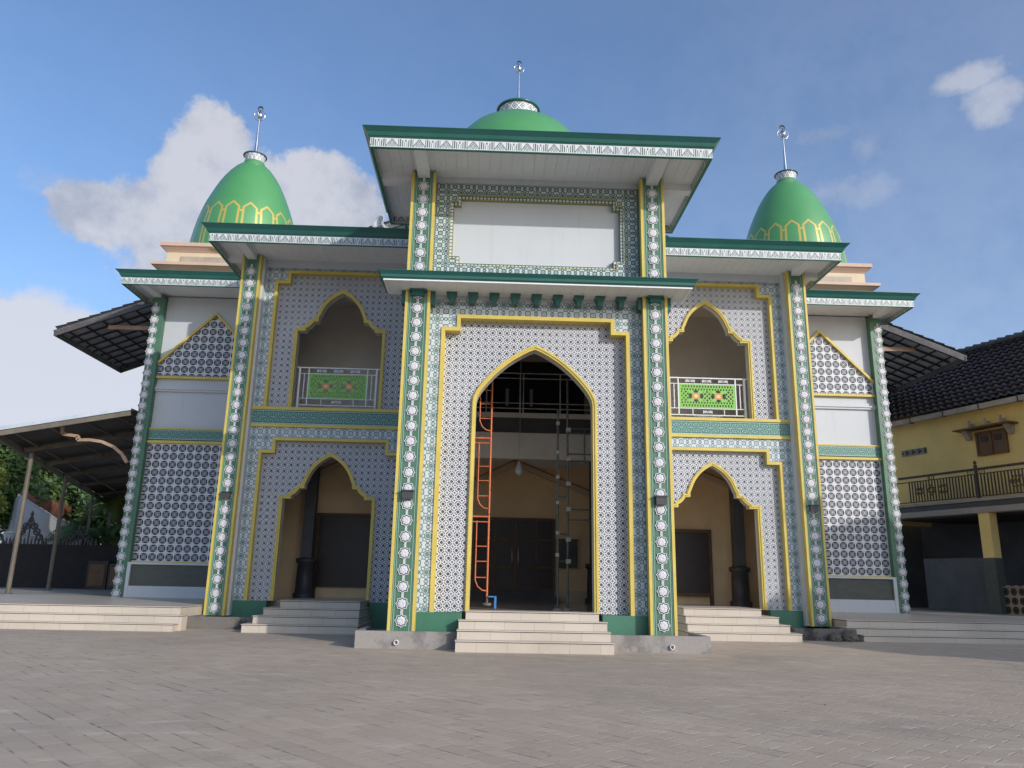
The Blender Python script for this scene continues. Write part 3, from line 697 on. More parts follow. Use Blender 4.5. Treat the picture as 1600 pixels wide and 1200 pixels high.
rc = ob('wall_recess', MB().box(4.5, 6.3, 9.22, 9.3, 1.0, 2.95), 'darkwood', MQ, 'dark doorway inside the lower right arch')
ob('recess_frame', MB().box(4.42, 4.52, 9.16, 9.3, .7, 3.0).box(6.25, 6.35, 9.16, 9.3, .7, 3.0).box(4.42, 6.35, 9.15, 9.3, 2.95, 3.06).box(4.52, 6.25, 9.14, 9.3, .95, 1.05), 'brownwood', rc)
ob('fuse_box', MB().box(4.0, 4.9, 9.1, 9.3, 3.15, 3.5), 'darkgrey', MQ)
mb_ = ob('meter_box', MB().box(1.32, 1.95, 9.12, 9.3, 1.75, 2.62).box(1.29, 1.98, 9.10, 9.3, 2.62, 2.66), 'greyscaf', MQ)
ob('meter_face', MB().box(1.40, 1.58, 9.09, 9.12, 1.85, 2.5).box(1.68, 1.9, 9.09, 9.12, 2.1, 2.5), 'darkgrey', mb_)
# round inner pillars standing in the hall
for cx, lab in ((-6.55, 'left'), (2.45, 'centre'), (7.0, 'right')):
    p = ob('hall_pillar', MB().box(cx - .17, cx + .17, 8.3, 8.64, .7, 5.57), 'darkgrey', MQ)
    ob('pillar_base', MB().lathe([(.34, 0), (.34, .12), (.28, .16), (.26, 1.0), (.33, 1.06), (.33, 1.16), (.2, 1.2)], (cx, 8.47, .7), 20), 'lampgrey', p)

# domes -----------------------------------------------------------------
def dome_mat(name, gold):
    m, nt, b = newmat(name, .42); o, x, y, z = coords(nt); n = noi(nt, o, 1.5, 5)
    base = mixc(nt, n, (.058, .255, .068), (.078, .31, .085))
    if gold:
        ph = y.atan2(x) * (18 / (2 * PI)); k = (ph.fr() - .5).abs(); k2 = ((ph + .5).fr() - .5).abs()
        top = 3.16
        l = (z - (top - k * .62)).abs().sm(.06, .045) * k.sm(.44, .42)
        l = l.max((k - .37).abs().sm(.068, .052) * z.lt(top - .22) * z.gt(0.0))
        l = l.max((z - (top - .42 + k2 * .5)).abs().sm(.05, .038) * k2.sm(.16, .14))
        base = mixc(nt, l * .92, base, (.68, .47, .08)); nt.links.new((l * .35).v, b.inputs['Metallic'])
        tint = k.sm(.33, .31) * z.lt(top - .30) * z.gt(0.0)
    setc(nt, b, base); b.inputs['Coat Weight'].default_value = 1.0; b.inputs['Coat Roughness'].default_value = .44; b.inputs['Coat IOR'].default_value = 1.6
    return m
M['domeg'] = dome_mat('glossy_green_dome_gold_band', True); M['domec'] = dome_mat('glossy_green_dome', False)
def lace_mat():
    m, nt, b = newmat('white_diamond_neck', .4); o, x, y, z = coords(nt)
    ph = y.atan2(x) * (14 / (2 * PI)); a = (ph + z * 2.6).fr(); c = (ph - z * 2.6).fr()
    e1 = (a - .5).abs().sm(.36, .42).max((c - .5).abs().sm(.36, .42)); q = (a - .5).abs().max((c - .5).abs()); i = (q - .2).abs().sm(.08, .04)
    setc(nt, b, mixc(nt, e1.max(i * .8), (.12, .15, .22), (.80, .78, .80))); return m
M['lace'] = lace_mat()
def dome(loc, label, prof, mat, nr, nz, nh, pole, ball):
    d = ob('dome', MB().lathe(prof, n=72), mat, MQ, label, loc=loc)
    k = ob('dome_neck', MB().lathe([(nr * .80, -nh), (nr * .82, -nh * .4), (nr * .93, 0)], n=32), 'lace', d, loc=(0, 0, nz))
    ob('neck_cap', MB().lathe([(nr * .93, 0), (nr * 1.0, .0), (nr * 1.04, nh * .06), (nr * 1.0, nh * .13), (nr * .5, nh * .2), (0, nh * .22)], n=32), 'lipgreen', k)
    zb = nz + nh * .3
    f = ob('finial', MB().tube([(0, 0, zb), (0, 0, zb + pole * .12), (0, 0, zb + pole * .3), (0, 0, zb + pole)], [.10, .075, .06, .025], 10), 'steel', d)
    b = MB(); c = (0, 0, zb + pole + ball * .55)
    for ax in 'xy': b.ring(c, ball, ball * .06, ax)
    b.lathe([(0, -ball * .75), (ball * .35, -ball * .55), (ball * .6, 0), (ball * .35, ball * .55), (0, ball * .75)], c, 14)
    ob('finial_cage', b, 'steel', f)
    t = MB(); cz = c[2] + ball * 1.15; pts = []
    for i in range(13):
        a = PI * (.28 + 1.44 * i / 12) - PI / 2 - .0
        pts.append((ball * .42 * math.cos(a - .0), 0, cz + ball * .2 + ball * .42 * math.sin(a)))
    t.tube(pts, [ball * .03 + ball * .13 * math.sin(PI * i / 12) for i in range(13)], 6)
    t.tube([(0, 0, c[2] + ball * .9), (0, 0, cz)], ball * .12, 6)
    ob('crescent', t, 'darkmetal', f)
    return d
ps = [(1.87, 12.0), (1.86, 12.3), (1.84, 12.6), (1.80, 12.87), (1.75, 13.2), (1.68, 13.55), (1.61, 13.82), (1.535, 14.08), (1.45, 14.33), (1.36, 14.56), (1.24, 14.85), (1.12, 15.12), (.98, 15.38), (.82, 15.63), (.66, 15.84), (.52, 15.98), (.40, 16.07), (.36, 16.2)]
KD = 1.12
for s, nm in ((-1, 'left'), (1, 'right')):
    dome((-10.97 if s < 0 else 11.2, 12.7, 12.0), 'pointed green dome with gold band on the %s' % nm, [(r * KD, 1.393 + (z - 1.393) * KD - 12.2) for r, z in ps], 'domeg', .46, 6.06, .34, 1.72, .235)
pc = [(3.75, 17.2), (3.95, 18.0), (3.95, 18.9), (3.8, 19.6), (3.5, 20.3), (3.25, 20.9), (2.92, 21.45), (2.5, 21.95), (1.9, 22.4), (1.3, 22.7), (.95, 22.8)]
dome((0, 17, 15), 'wide green central dome above the top eave', [(r, z - 15) for r, z in pc], 'domec', 1.03, 8.46, .90, 2.05, .24)
ob('dome_drum', MB().lathe([(3.9, 10.5), (3.9, 17.0), (3.7, 17.3)], (0, 17, 0), 48), 'white', MQ)
# cream rooms on the roof
def flare(m, x0, x1, y0, y1, prof):
    vs = []
    for o_, z in prof: vs += [(x0 - o_, y0 - o_, z), (x1 + o_, y0 - o_, z), (x1 + o_, y1 + o_, z), (x0 - o_, y1 + o_, z)]
    n = len(prof) - 1
    return m.add(vs, [(i * 4 + k, i * 4 + (k + 1) % 4, (i + 1) * 4 + (k + 1) % 4, (i + 1) * 4 + k) for i in range(n) for k in range(4)] + [(n * 4, n * 4 + 1, n * 4 + 2, n * 4 + 3), (3, 2, 1, 0)])
for s, nm in ((-1, 'left'), (1, 'right')):
    a, b = sorted((s * 8.95, s * 13.18))
    o = ob('roof_room', MB().box(a, b, 10.85, 15.0, 11.3, 13.2), 'creamwall', MQ, 'cream room on the roof below the %s dome' % nm)
    ob('room_ledge', flare(MB(), a, b, 10.85, 15.0, [(.02, 12.96), (.05, 13.0), (.16, 13.10), (.22, 13.13), (.22, 13.27)]), 'pink', o)
    ob('room_ledge', flare(MB(), a, b, 10.85, 15.0, [(.02, 12.12), (.16, 12.22), (.30, 12.30), (.38, 12.32), (.38, 12.43)]), 'pink', o)
    c, d = sorted((s * 9.6, s * 12.65)); ob('vent_strip', MB().box(c, d, 10.81, 10.86, 12.50, 12.78), 'gutter', o)

# ------------------------------------------------------------------ planters at the feet of the columns
def planter(label, x0, x1, y0, y1, z, mat, open_side, pipe=None, t=.12):
    m = MB().box(x0, x1, y0, y0 + t, 0, z)
    if 'l' in open_side: m.box(x0, x0 + t, y0 + t, y1, 0, z)
    if 'r' in open_side: m.box(x1 - t, x1, y0 + t, y1, 0, z)
    o = ob('planter', m, mat); tag(o, label, 'planter', 'concrete planters at the column feet')
    ob('soil', MB().box(x0 + .02, x1 - .02, y0 + t, y1, 0, z - .14), 'soil', o)
    if pipe: ob('drain_pipe', MB().lathe([(.05, 0), (.05, -.05), (.036, -.05), (.036, .02)], (0, 0, 0), 16), 'whitemetal', o, loc=(pipe, y0 - .003, .12)).rotation_euler.x = -PI / 2
    return o
planter('grey concrete planter with a drain pipe, left of the central steps', -3.54, -1.54, -.12, 1.2, .33, 'concrete', 'l', -2.72)
planter('grey concrete planter with a drain pipe, right of the central steps', 1.54, 3.57, -.12, 1.2, .33, 'concrete', 'r', 2.78)
planter('low dark planter below the left wing column', -8.57, -6.9, 4.45, 5.9, .30, 'concretedark', 'lr')
planter('damp blackened planter below the right wing column', 6.95, 8.55, 4.15, 5.9, .29, 'concretedark', 'lr')
def rock(label, c, r):
    m = MB(); n = 14
    vs = []; 
    for i in range(8):
        for k in range(n):
            th = PI * i / 7; ph = 2 * PI * k / n; d = Vector((math.sin(th) * math.cos(ph), math.sin(th) * math.sin(ph), math.cos(th)))
            f = 1 + .35 * noise.noise(d * 1.7 + Vector(c)); vs.append((d.x * r[0] * f, d.y * r[1] * f, max(-r[2] * .6, d.z * r[2] * f)))
    m.add(vs, [(i * n + k, (i + 1) * n + k, (i + 1) * n + (k + 1) % n, i * n + (k + 1) % n) for i in range(7) for k in range(n)])
    tag(ob('rock', m, 'rock', loc=(c[0], c[1], r[2] * .6)), label, 'rock', 'rocks by the right steps')
rock('brown rock against the damp planter', (7.92, 3.98, 0), (.16, .13, .12)); rock('taller brown rock touching the right terrace step', (8.32, 4.02, 0), (.20, .15, .16))

# wind-blown leaf litter and grit on the paving
rnd = random.Random(11); m = MB()
for k in range(170):
    x = rnd.uniform(-12, 12); y = rnd.uniform(-13, 3.0)
    if abs(x) < 3.8 and y > -.9: continue
    a = rnd.uniform(0, PI); r_ = rnd.uniform(.008, .03); h = rnd.uniform(.004, .014); c, d = math.cos(a) * r_, math.sin(a) * r_
    m.add([(x - c, y - d, .003), (x + d * .4, y - c * .4, h), (x + c, y + d, .004), (x - d * .4, y + c * .4, h * .6)], [(0, 1, 2, 3)])
M['litter'] = paint('dry_leaf_litter', (.42, .34, .22), .8, .5, 8)
tag(ob('leaf_litter', m, 'litter'), 'scattered dry leaf bits and grit on the grey paving', 'litter', kind='stuff')

# ------------------------------------------------------------------ scaffolds in the arch
def scaffold_frame(parent, x0, x1, y, z, h, mat):
    m = MB(); r = .024
    for q, s in ((x0, 1), (x1, -1)):
        m.tube([(q, y, z), (q, y, z + h)], r, 8)
        i = q + s * .28
        m.tube([(q, y, z + .12), (q + s * .12, y, z + .14), (q + s * .22, y, z + .22), (i, y, z + .36), (i, y, z + h - .14)], .016, 6)
        for zz in (.42, .78, 1.12): m.tube([(q, y, z + zz), (i, y, z + zz)], .013, 6)
    m.tube([(x0, y, z + h - .04), (x1, y, z + h - .04)], r * .9, 8); m.tube([(x0, y, z + h - .16), (x1, y, z + h - .16)], .016, 8)
    return ob('scaffold_frame', m, mat, parent)
so = empty('scaffold', (-1.5, 2.0, .7), 'orange tubular scaffold tower standing inside the central arch', 'scaffold')
H = 1.86
for k in range(3): scaffold_frame(so, -1.25, .545, 0, .28 + k * H, H - .02, 'orange').hide_render = False
# only the right upright shows in the arch; the left one stands behind the wall
so.location = (-1.49, 2.0, .7)
for q in (.545, -1.25): ob('caster', MB().tube([(q, 0, .28), (q, 0, .12)], .03, 8).lathe([(0, -.03), (.10, -.03), (.11, 0), (.10, .03), (0, .03)], (q, 0, .11), 16), 'rock', so)
ob('brace_stand', MB().bar((.58, -.05, .28), (.75, -.05, .28), .03).bar((.74, -.05, .29), (.74, -.05, .02), .05), 'blue', so)
s2 = empty('scaffold', (0, 0, .7), 'dark weathered pipe scaffold on the right inside the central arch', 'scaffold')
m = MB()
for q, yy, zz in ((.66, 2.0, 5.4), (.90, 2.1, 6.2)): m.tube([(q + .02, yy, 0), (q, yy, zz - .7)], .026, 8)
for q in (2.2,): m.tube([(q, 2.1, 0), (q, 2.1, 5.2)], .026, 8)
for z_ in (1.1, 1.72, 2.6, 3.3): m.tube([(.66, 2.0, z_), (.90, 2.1, z_)], .016, 6)
for z_ in (2.06, 2.3, 3.45, 3.62, 4.12, 4.24): m.tube([(.90, 2.1, z_), (2.2, 2.1, z_)], .018, 6)
m.tube([(1.32, 2.1, 3.4), (1.32, 2.1, 4.24)], .02, 6)
ob('scaffold_frame', m, 'greyscaf', s2)
m = MB().lathe([(.02, .05), (.11, .03), (.11, 0), (0, 0)], (.68, 2.0, .0), 12).lathe([(.02, .05), (.11, .03), (.11, 0), (0, 0)], (.92, 2.1, .0), 12)
for z_ in (1.1, 1.6, 2.3, 2.9, 3.5, 4.2): m.box(.87, .98, 2.02, 2.15, z_ - .05, z_ + .05); m.box(.62, .70, 1.94, 2.05, z_ + .1, z_ + .18)
ob('base_plate', m, 'gutter', s2)
b = empty('hanging_bulb', (-.1, 6.05, 4.4), 'bare bulb hanging on a long wire inside the central arch', 'lamp')
ob('wire', MB().tube([(0, 0, .3), (.015, 0, 1.8), (0, 0, 3.4), (0, 0, 6.0)], .007, 5), 'whitemetal', b)
ob('bulb', MB().lathe([(.03, .3), (.04, .24), (.07, .16), (.11, .06), (.12, 0), (.09, -.07), (.0, -.12)], (0, 0, 0), 16), 'whitemetal', b)

for s in (-1,): tag(ob('cable', MB().tube([(-13.0, 10.9, 11.1), (-13.7, 11.6, 10.75), (-14.6, 12.6, 11.0), (-15.4, 13.6, 11.35)], .014, 5).tube([(-13.4, 10.9, 11.08), (-14.0, 11.3, 11.0), (-14.5, 11.9, 11.2)], .012, 5), 'darkmetal'), 'thin black cables hanging between the far left eave and the old tiled roof', 'cable')
# loudspeaker on the roof of the left wing
hs = empty('loudspeaker', (-4.40, 4.6, 11.10), 'white horn loudspeaker on the left wing roof beside the top eave', 'loudspeaker')
q = ob('horn', MB().lathe([(.06, -.34), (.09, -.2), (.12, -.1), (.20, .02), (.29, .10), (.31, .11), (.29, .12), (.2, .03), (.05, -.05)], (0, 0, 0), 28), 'horn', hs, loc=(0.05, 0, .42)); q.rotation_euler = (math.radians(75), 0, math.radians(-35))
q = ob('horn_driver', MB().lathe([(0, -.55), (.11, -.55), (.13, -.5), (.13, -.36), (.06, -.33)], (0, 0, 0), 18), 'gutter', hs, loc=(0.05, 0, .42)); q.rotation_euler = (math.radians(75), 0, math.radians(-35))
ob('stand', MB().tube([(0.0, .1, 0), (0.0, .1, .42)], .025, 8), 'darkmetal', hs)
hs.scale = (.72, .72, .72)

# ------------------------------------------------------------------ old tiled hall behind
OH = empty('tiled_hall', (0, 12, 0), 'old hall with a wide weathered tiled gable roof behind the mosque', 'hall')
def tile_sheet(P, U, V, nu, nv, amp=.05, step=.045, sub=(5, 2), roll=.03):
    """P corner, U along the eave, V up the slope; nu x nv tiles with rolls and course steps"""
    P, U, V = Vector(P), Vector(U), Vector(V); N = U.cross(V).normalized(); m = MB(); vs = []; fs = []
    cols = nu * sub[0] + 1; rows = nv * 2
    for j in range(rows):
        course, top = divmod(j, 2); t = (course + top * 1.0) / nv
        for i in range(cols):
            u = i / (cols - 1); ph = (i % sub[0]) / sub[0]
            h = roll * math.cos(2 * PI * ph) + (step if not top else 0.0) + .006 * math.sin(i * 12.9 + course * 7.1)
            tt = t - (0.02 / max(1, nv) if not top else 0) * 1.0
            vs.append(P + U * u + V * tt + N * h)
    for j in range(rows - 1):
        for i in range(cols - 1): a = j * cols + i; fs.append((a, a + 1, a + cols + 1, a + cols))
    return m.add(vs, fs)
zr = lambda x: 10.15 + (17.46 - abs(x)) * .392
m = MB()
for s in (-1, 1):
    P = (s * 17.46, 11.0 if s > 0 else 16.5, 10.22); U = (0, 5.5 if s > 0 else -5.5, 0); V = (-s * 17.46, 0, 17.46 * .392)
    t = tile_sheet(P, U, V, 20, 44); m.add(t.v, t.f)
ob('roof', m, 'oldtile', OH, loc=(0, -11, 0))
m = MB(); bt = MB()
for s in (-1, 1):
    m2 = MB().bar((s * 17.46, 13.75, zr(17.46) - .02), (0, 13.75, zr(0) - .02), 5.45, .012); ob('roof_lining', m2, 'underside', OH, loc=(0, -11, 0))
    for k in range(28):
        x = 17.2 - k * .6; bt.box(min(s * x, s * (x - .06)), max(s * x, s * (x - .06)), 11.05, 16.4, zr(x) - .06, zr(x) - .02)
    for k in range(9):
        y = 11.3 + k * .6; x0 = 17.35; x1 = 0
        bt.bar((s * x0, y, zr(x0) - .09), (s * x1, y, zr(0) - .09), .06, .06)
    m.bar((s * 17.5, 11.05, zr(17.5) - .1), (0, 11.05, zr(0) - .1), .05, .24)
    m.bar((s * 17.47, 11.0, zr(17.47) - .12), (s * 17.47, 16.5, zr(17.47) - .12), .05, .2)
    m.bar((s * 17.5, 16.45, zr(17.5) - .1), (0, 16.25, zr(0) - .1), .05, .24)
ob('batten', bt, 'batten', OH, loc=(0, -11, 0)); ob('barge_board', m, 'oldtile', OH, loc=(0, -11, 0))
m = MB()
for s in (-1, 1): ob('tie_beam', MB().bar((s * 15.8, 11.6, zr(15.8) - .30), (s * 13.2, 11.6, zr(15.8) - .30), .1, .16), 'timber', OH, loc=(0, -11, 0))
ob('wall', MB().box(-12.0, 12.0, 12.5, 16.0, .5, 10.5), 'white', OH, loc=(0, -11, 0))

# ------------------------------------------------------------------ canopy on the left
CN = empty('canopy', (-17.0, 12, .55), 'long metal sheet canopy on thin posts beside the left of the mosque', 'canopy')
CO = Vector((-17.0, 12, .55))
FL = Vector((-17.3, 9.3, 5.80)); FR = Vector((-13.46, 10.4, 6.85)); BL = Vector((-24.1, 32.3, 5.42)); BR = Vector((-13.5, 34.0, 7.2))
def quadpt(u, v):
    a = FL.lerp(FR, u); b = BL.lerp(BR, u); return a.lerp(b, v)
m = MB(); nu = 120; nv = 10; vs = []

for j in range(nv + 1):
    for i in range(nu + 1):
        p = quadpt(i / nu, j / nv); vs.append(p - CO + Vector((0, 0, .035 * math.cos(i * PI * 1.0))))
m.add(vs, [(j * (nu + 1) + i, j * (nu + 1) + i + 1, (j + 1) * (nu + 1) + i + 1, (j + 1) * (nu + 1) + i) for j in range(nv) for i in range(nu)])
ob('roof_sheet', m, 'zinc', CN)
m = MB(); fl = MB()
for v in (0.0, .14, .28, .42, .58, .76, .97):
    a = quadpt(0.0, v) - CO; b_ = quadpt(1, v) - CO; m.bar(a - Vector((0, 0, .14)), b_ - Vector((0, 0, .14)), .09, .16)
for u in (.12, .37, .62, .86):
    a = quadpt(u, 0) - CO; b_ = quadpt(u, 1) - CO; m.bar(a - Vector((0, 0, .10)), b_ - Vector((0, 0, .10)), .07, .07)
ob('purlin', m, 'post', CN)
a = quadpt(0, 0) - CO; b_ = quadpt(1, 0) - CO; off = Vector((0, -.05, 0)); fl.bar(a + off + Vector((0, 0, .02)), b_ + off + Vector((0, 0, .02)), .03, .12); ob('flashing', fl, 'fascia', CN)
pz = None
for x, y in ((-17.26, 11.53), (-19.58, 18.3), (-22.1, 25.9), (-23.9, 31.9)):
    m = MB().tube([(x - CO.x, y - CO.y, 0.0), (x - CO.x, y - CO.y, 4.85)], .08, 10).box(x - CO.x - .12, x - CO.x + .12, y - CO.y - .12, y - CO.y + .12, 0, .03)
    ob('post', m, 'post', CN)
m = MB(); m.bar(FL - CO + Vector((.05, 0, -.16)), BL - CO + Vector((.05, 0, -.16)), .12, .18); ob('edge_beam', m, 'post', CN)
ar = [(-.977 + (x + .977) * 1.0636, 1.393 + (z - 1.393) * 1.0636) for x, z in [(-14.88, 5.92), (-14.84, 5.66), (-14.33, 5.60), (-14.33, 5.47), (-13.95, 5.49), (-13.55, 5.44), (-13.15, 5.28), (-12.85, 5.05), (-12.66, 4.78)]]
m = MB()
for i in range(len(ar) - 1): m.bar(Vector((ar[i][0], 10.5, ar[i][1])) - CO, Vector((ar[i + 1][0], 10.5, ar[i + 1][1])) - CO, .10, .10)
ob('curved_bracket', m, 'timber', CN)

# ------------------------------------------------------------------ yellow house on the right
YD = Vector((-.35685, .93416, 0)); YN = Vector((.93416, .35685, 0))
HF = 1.22
YH = empty('yellow_house', CAM + (YN * 16.05 - CAM) * HF, 'two storey yellow house with black glazed tile roof and iron balcony', 'house', rz=math.atan2(YD.y, YD.x) - PI / 2)
# local frame: x = away from the courtyard (YN), y = along the wall (YD)
YH.scale = (HF, HF, HF)
S0, S1 = -2.6, 5.6; SB = 4.6
ob('wall', MB().box(0, .2, S0, S1, 3.6, 6.95).box(.2, 6.5, S0, S0 + .2, 0, 6.9).box(.2, 6.5, S1 - .2, S1, 3.5, 6.9).box(6.3, 6.5, S0, S1, 0, 6.9), 'yellowwall', YH)
rt = tile_sheet((-.42, 5.22, 6.98), (0, -7.9, 0), (3.52, 3.1, 2.82), 31, 13, roll=.032, step=.05, sub=(6, 2))
rf = ob('roof', rt, 'blacktile', YH)
ob('roof', tile_sheet((6.9, S0 - .1, 6.7), (0, 10.5, 0), (-3.8, 0, 3.1), 42, 13, sub=(3, 2)), 'blacktile', YH)
ob('roof', MB().add([(-.42, S0 - .08, 6.98), (3.1, S0 - .08, 9.8), (3.1, .6, 9.8)], [(0, 1, 2)]), 'blacktile', YH)
m = MB()
for k in range(34): y = S0 + k * .307; m.tube([(3.1, y, 9.84), (3.1, y + .31, 9.88)], [.10, .13], 8, False)
ob('ridge_cap', m, 'oldtile', YH)
ob('gable_end', MB().add([(-.1, S0, 6.9), (6.5, S0, 6.9), (3.1, S0, 9.7), (.2, S1, 6.9), (6.5, S1 + 2, 6.9), (3.1, S1 + 2, 9.6)], [(0, 1, 2), (5, 4, 3)]), 'yellowwall', YH)
m = MB(); k = S0
while k < 4.2:
    m.box(-.46, -.30, k + .008, k + 1.25 - .008, 6.77 + .008 * math.sin(k * 3), 6.93); k += 1.25
g_ = ob('gutter', m, 'gutter', YH)
m = MB(); k = S0
while k < 5.2: m.box(-.475, -.28, k - .015, k + .015, 6.75, 6.96); k += 1.25
ob('gutter_joint', m, 'darkmetal', g_)
wn = ob('window', MB().box(-.06, .02, .66, 1.66, 5.38, 6.13), 'brownwood', YH, 'small brown shuttered window')
m = MB().box(-.09, -.06, .66, .72, 5.38, 6.13).box(-.09, -.06, 1.60, 1.66, 5.38, 6.13).box(-.09, -.06, 1.13, 1.19, 5.38, 6.13).box(-.09, -.06, .72, 1.60, 6.07, 6.13).box(-.09, -.06, .72, 1.60, 5.38, 5.44)
ob('window_frame', m, 'brownwood', wn); boxes('louvre', [(-.075, -.06, .82, 1.05, 5.8, 5.98), (-.075, -.06, 1.27, 1.50, 5.8, 5.98)], 'darkwood', wn)
sh = ob('window_shelf', MB().box(-.46, 0, .28, 2.14, 6.20, 6.245), 'brownwood', YH)
for y in (.42, 1.80): ob('shelf_bracket', MB().add([(-.30, y, 6.20), (-.02, y, 6.20), (-.02, y, 5.92), (-.10, y, 5.92), (-.30, y + .16, 6.20), (-.02, y + .16, 6.20), (-.02, y + .16, 5.92), (-.10, y + .16, 5.92)], [(0, 1, 2, 3), (7, 6, 5, 4), (0, 4, 5, 1), (3, 2, 6, 7), (0, 3, 7, 4), (1, 5, 6, 2)]), 'gutter', sh)
for y in (.60, 1.12, 1.64): boxes('shelf_post', [(-.30, -.24, y, y + .05, 6.245, 6.50), (-.12, -.06, y + .02, y + .10, 6.245, 6.42)], 'gutter', sh)
m, nt, b = newmat('pierced_vent_block', .8); o_, x, y, z = coords(nt)
u = (y / .2425).fr() - .5; v = (z - 5.845) / .21; r = hyp(u, v)
setc(nt, b, mixc(nt, r.sm(.42, .36) * (1.0 - ((v.atan2(u) * 3.0).cos()).sm(.3, .7) * r.sm(.16, .2)), (.24, .22, .19), (.045, .04, .035)))
ob('vent_block', MB().box(-.03, .02, 3.50, 4.47, 5.74, 5.95), m, YH)
# balcony
sl = ob('balcony_slab', MB().box(-1.0, .0, S0, SB, 3.90, 3.98).box(-.93, .0, S0, SB, 3.72, 3.90).box(-1.03, .0, S0, SB, 3.55, 3.72), 'slab', YH)
M['slabdark'] = paint('grey_band_paint', (.07, .07, .075), .6, .3, 2)
ob('slab_band', MB().box(-.95, -.93, S0, SB, 3.73, 3.89), 'slabdark', sl)
BX = -.97; r = MB()
r.box(BX - .03, BX + .03, S0, SB, 4.81, 4.88); r.box(BX - .015, BX + .015, S0, SB, 4.68, 4.71); r.box(BX - .015, BX + .015, S0, SB, 4.02, 4.05)
k = S0
while k < 3.5:
    if abs(((k - 2.7) + 40) % 3.15 - 0) > .0: r.box(BX - .012, BX + .012, k, k + .036, 4.05, 4.68)
    k += .105
for yc in (1.13, -2.0):
    r.box(BX - .035, BX + .035, yc - .035, yc + .035, 3.98, 4.98); r.lathe([(0, 0), (.045, .03), (.05, .07), (.03, .11), (0, .13)], (BX, yc, 4.98), 10)
    for t in (-.14, .14):
        r.ring((BX, yc + t, 4.765), .05, .010, 'x', 12, 4); r.bar((BX, yc + t * 1.9, 4.70), (BX, yc + t * 1.9, 4.85), .02)
for yc in (2.68, -.5):
    r.ring((BX - .01, yc, 4.765), .05, .010, 'x', 12, 4); r.box(BX - .012, BX + .012, yc - .11, yc - .09, 4.71, 4.82); r.box(BX - .012, BX + .012, yc + .09, yc + .11, 4.71, 4.82)
ri_ = ob('balcony_railing', r, 'darkmetal', YH)
for yc in (2.68, -.5):
    dm = MB(); zc = 4.37; xx = BX - .035
    for w_ in (.15, .08):
        P = [(yc - w_, zc), (yc, zc + .17 * w_ / .15), (yc + w_, zc), (yc, zc - .17 * w_ / .15)]
        for i in range(4): dm.bar((xx, P[i][0], P[i][1]), (xx, P[(i + 1) % 4][0], P[(i + 1) % 4][1]), .03, .025)
    for s in (-1, 1):
        for o2 in (.24, .36, .46):
            dm.bar((xx, yc + s * o2, zc + .16), (xx, yc + s * (o2 + .13), zc), .03, .028); dm.bar((xx, yc + s * (o2 + .13), zc), (xx, yc + s * o2, zc - .16), .03, .028)
    ob('railing_ornament', dm, 'brownwood', ri_)
pp = None
for yc in (1.06, -2.3):
    o = ob('porch_pillar', MB().box(-.98, -.66, yc - .17, yc + .17, 2.24, 3.56), 'yellowwall', YH); ob('pillar_foot', MB().box(-1.0, -.64, yc - .19, yc + .19, .45, 2.24), 'stone', o)
ob('ground_floor_wall', MB().box(2.2, 2.4, S0, 6.4, .4, 3.6).box(.1, 2.2, 5.9, 6.0, .4, 3.6), 'darkgrey', YH); ob('porch_ceiling', MB().box(-.64, 2.2, S0, 4.2, 3.50, 3.56), 'darkwood', YH)
ob('partition', MB().box(-.62, -.52, 1.3, 3.57, .45, 2.26), 'darkgrey', YH, 'grey sheet partition under the balcony')
m, nt, b = newmat('round_hole_breeze_block', .8); o_, x, y, z = coords(nt)
u = (y / .235).fr() - .5; v = ((z - .66) / .253).fr() - .5; rr_ = hyp(u, v)
setc(nt, b, mixc(nt, rr_.sm(.43, .39) * (1.0 - (rr_ - .26).abs().sm(.05, .02) * .25), (.30, .24, .17), (.02, .012, .008)))
ob('breeze_block_wall', MB().box(-.78, -.66, S0, .87, .45, 1.42).box(-.82, -.62, S0, .87, 1.42, 1.47), m, YH)

# tall plain house further forward on the right: outside the frame, its shadow crosses the courtyard and the right wing
NH = empty('neighbour_house', (20.8, -8.0, 0), 'tall plain cream house to the right of the courtyard, in front of the yellow house', 'house')
ob('wall', MB().prismz([(.1, 0), (4.5, 5.6), (10.5, .9), (9.0, -6.0), (2.86, -7.5)], 0, 8.0).prismz([(.1, 0), (4.5, 5.6), (10.5, .9), (6.1, -4.7)], 8.0, 10.2), 'creamwall', NH)
ob('roof', MB().prismz([(-.1, .05), (4.45, 5.85), (10.8, .95), (6.2, -4.95)], 10.2, 10.35).prismz([(6.1, -4.72), (9.2, -6.2), (2.7, -7.7), (-.05, -.1)], 8.0, 8.2), 'terracotta', NH)
for k in range(3): ob('window', MB().box(-.02 + k * 1.3, .9 + k * 1.3, -9.0, -8.9, 0, .1), 'darkwood', NH) if False else None

# ------------------------------------------------------------------ background on the left
HB = empty('small_house', (-26.0, 30, 0), 'small white house with red tiled roof beyond the canopy', 'house')
HO = Vector((-26.0, 30, 0))
A = Vector((-26.6, 27, 5.45)); B = Vector((-28.8, 36, 4.95)); Cc = Vector((-27.0, 29.2, 5.95)); Dd = Vector((-26.9, 38.5, 6.15))
def invpix(px, py, y):
    d = pixdir(px, py); t = (y - CAM.y) / d.y; return CAM + d * t
A = invpix(31, 771, 27.0); B = invpix(92, 811, 36.0); Cc = invpix(34, 766, 29.5); Dd = invpix(132, 798, 38.5)
m = MB(); nu, nv = 60, 16; vs = []
for j_ in range(nv + 1):
    for i_ in range(nu + 1):
        u, v = i_ / nu, j_ / nv; p = (A.lerp(B, u)).lerp(Cc.lerp(Dd, u), v); vs.append(p - HO + Vector((0, 0, .03 * math.cos(i_ * PI) - .02 * (j_ % 2))))
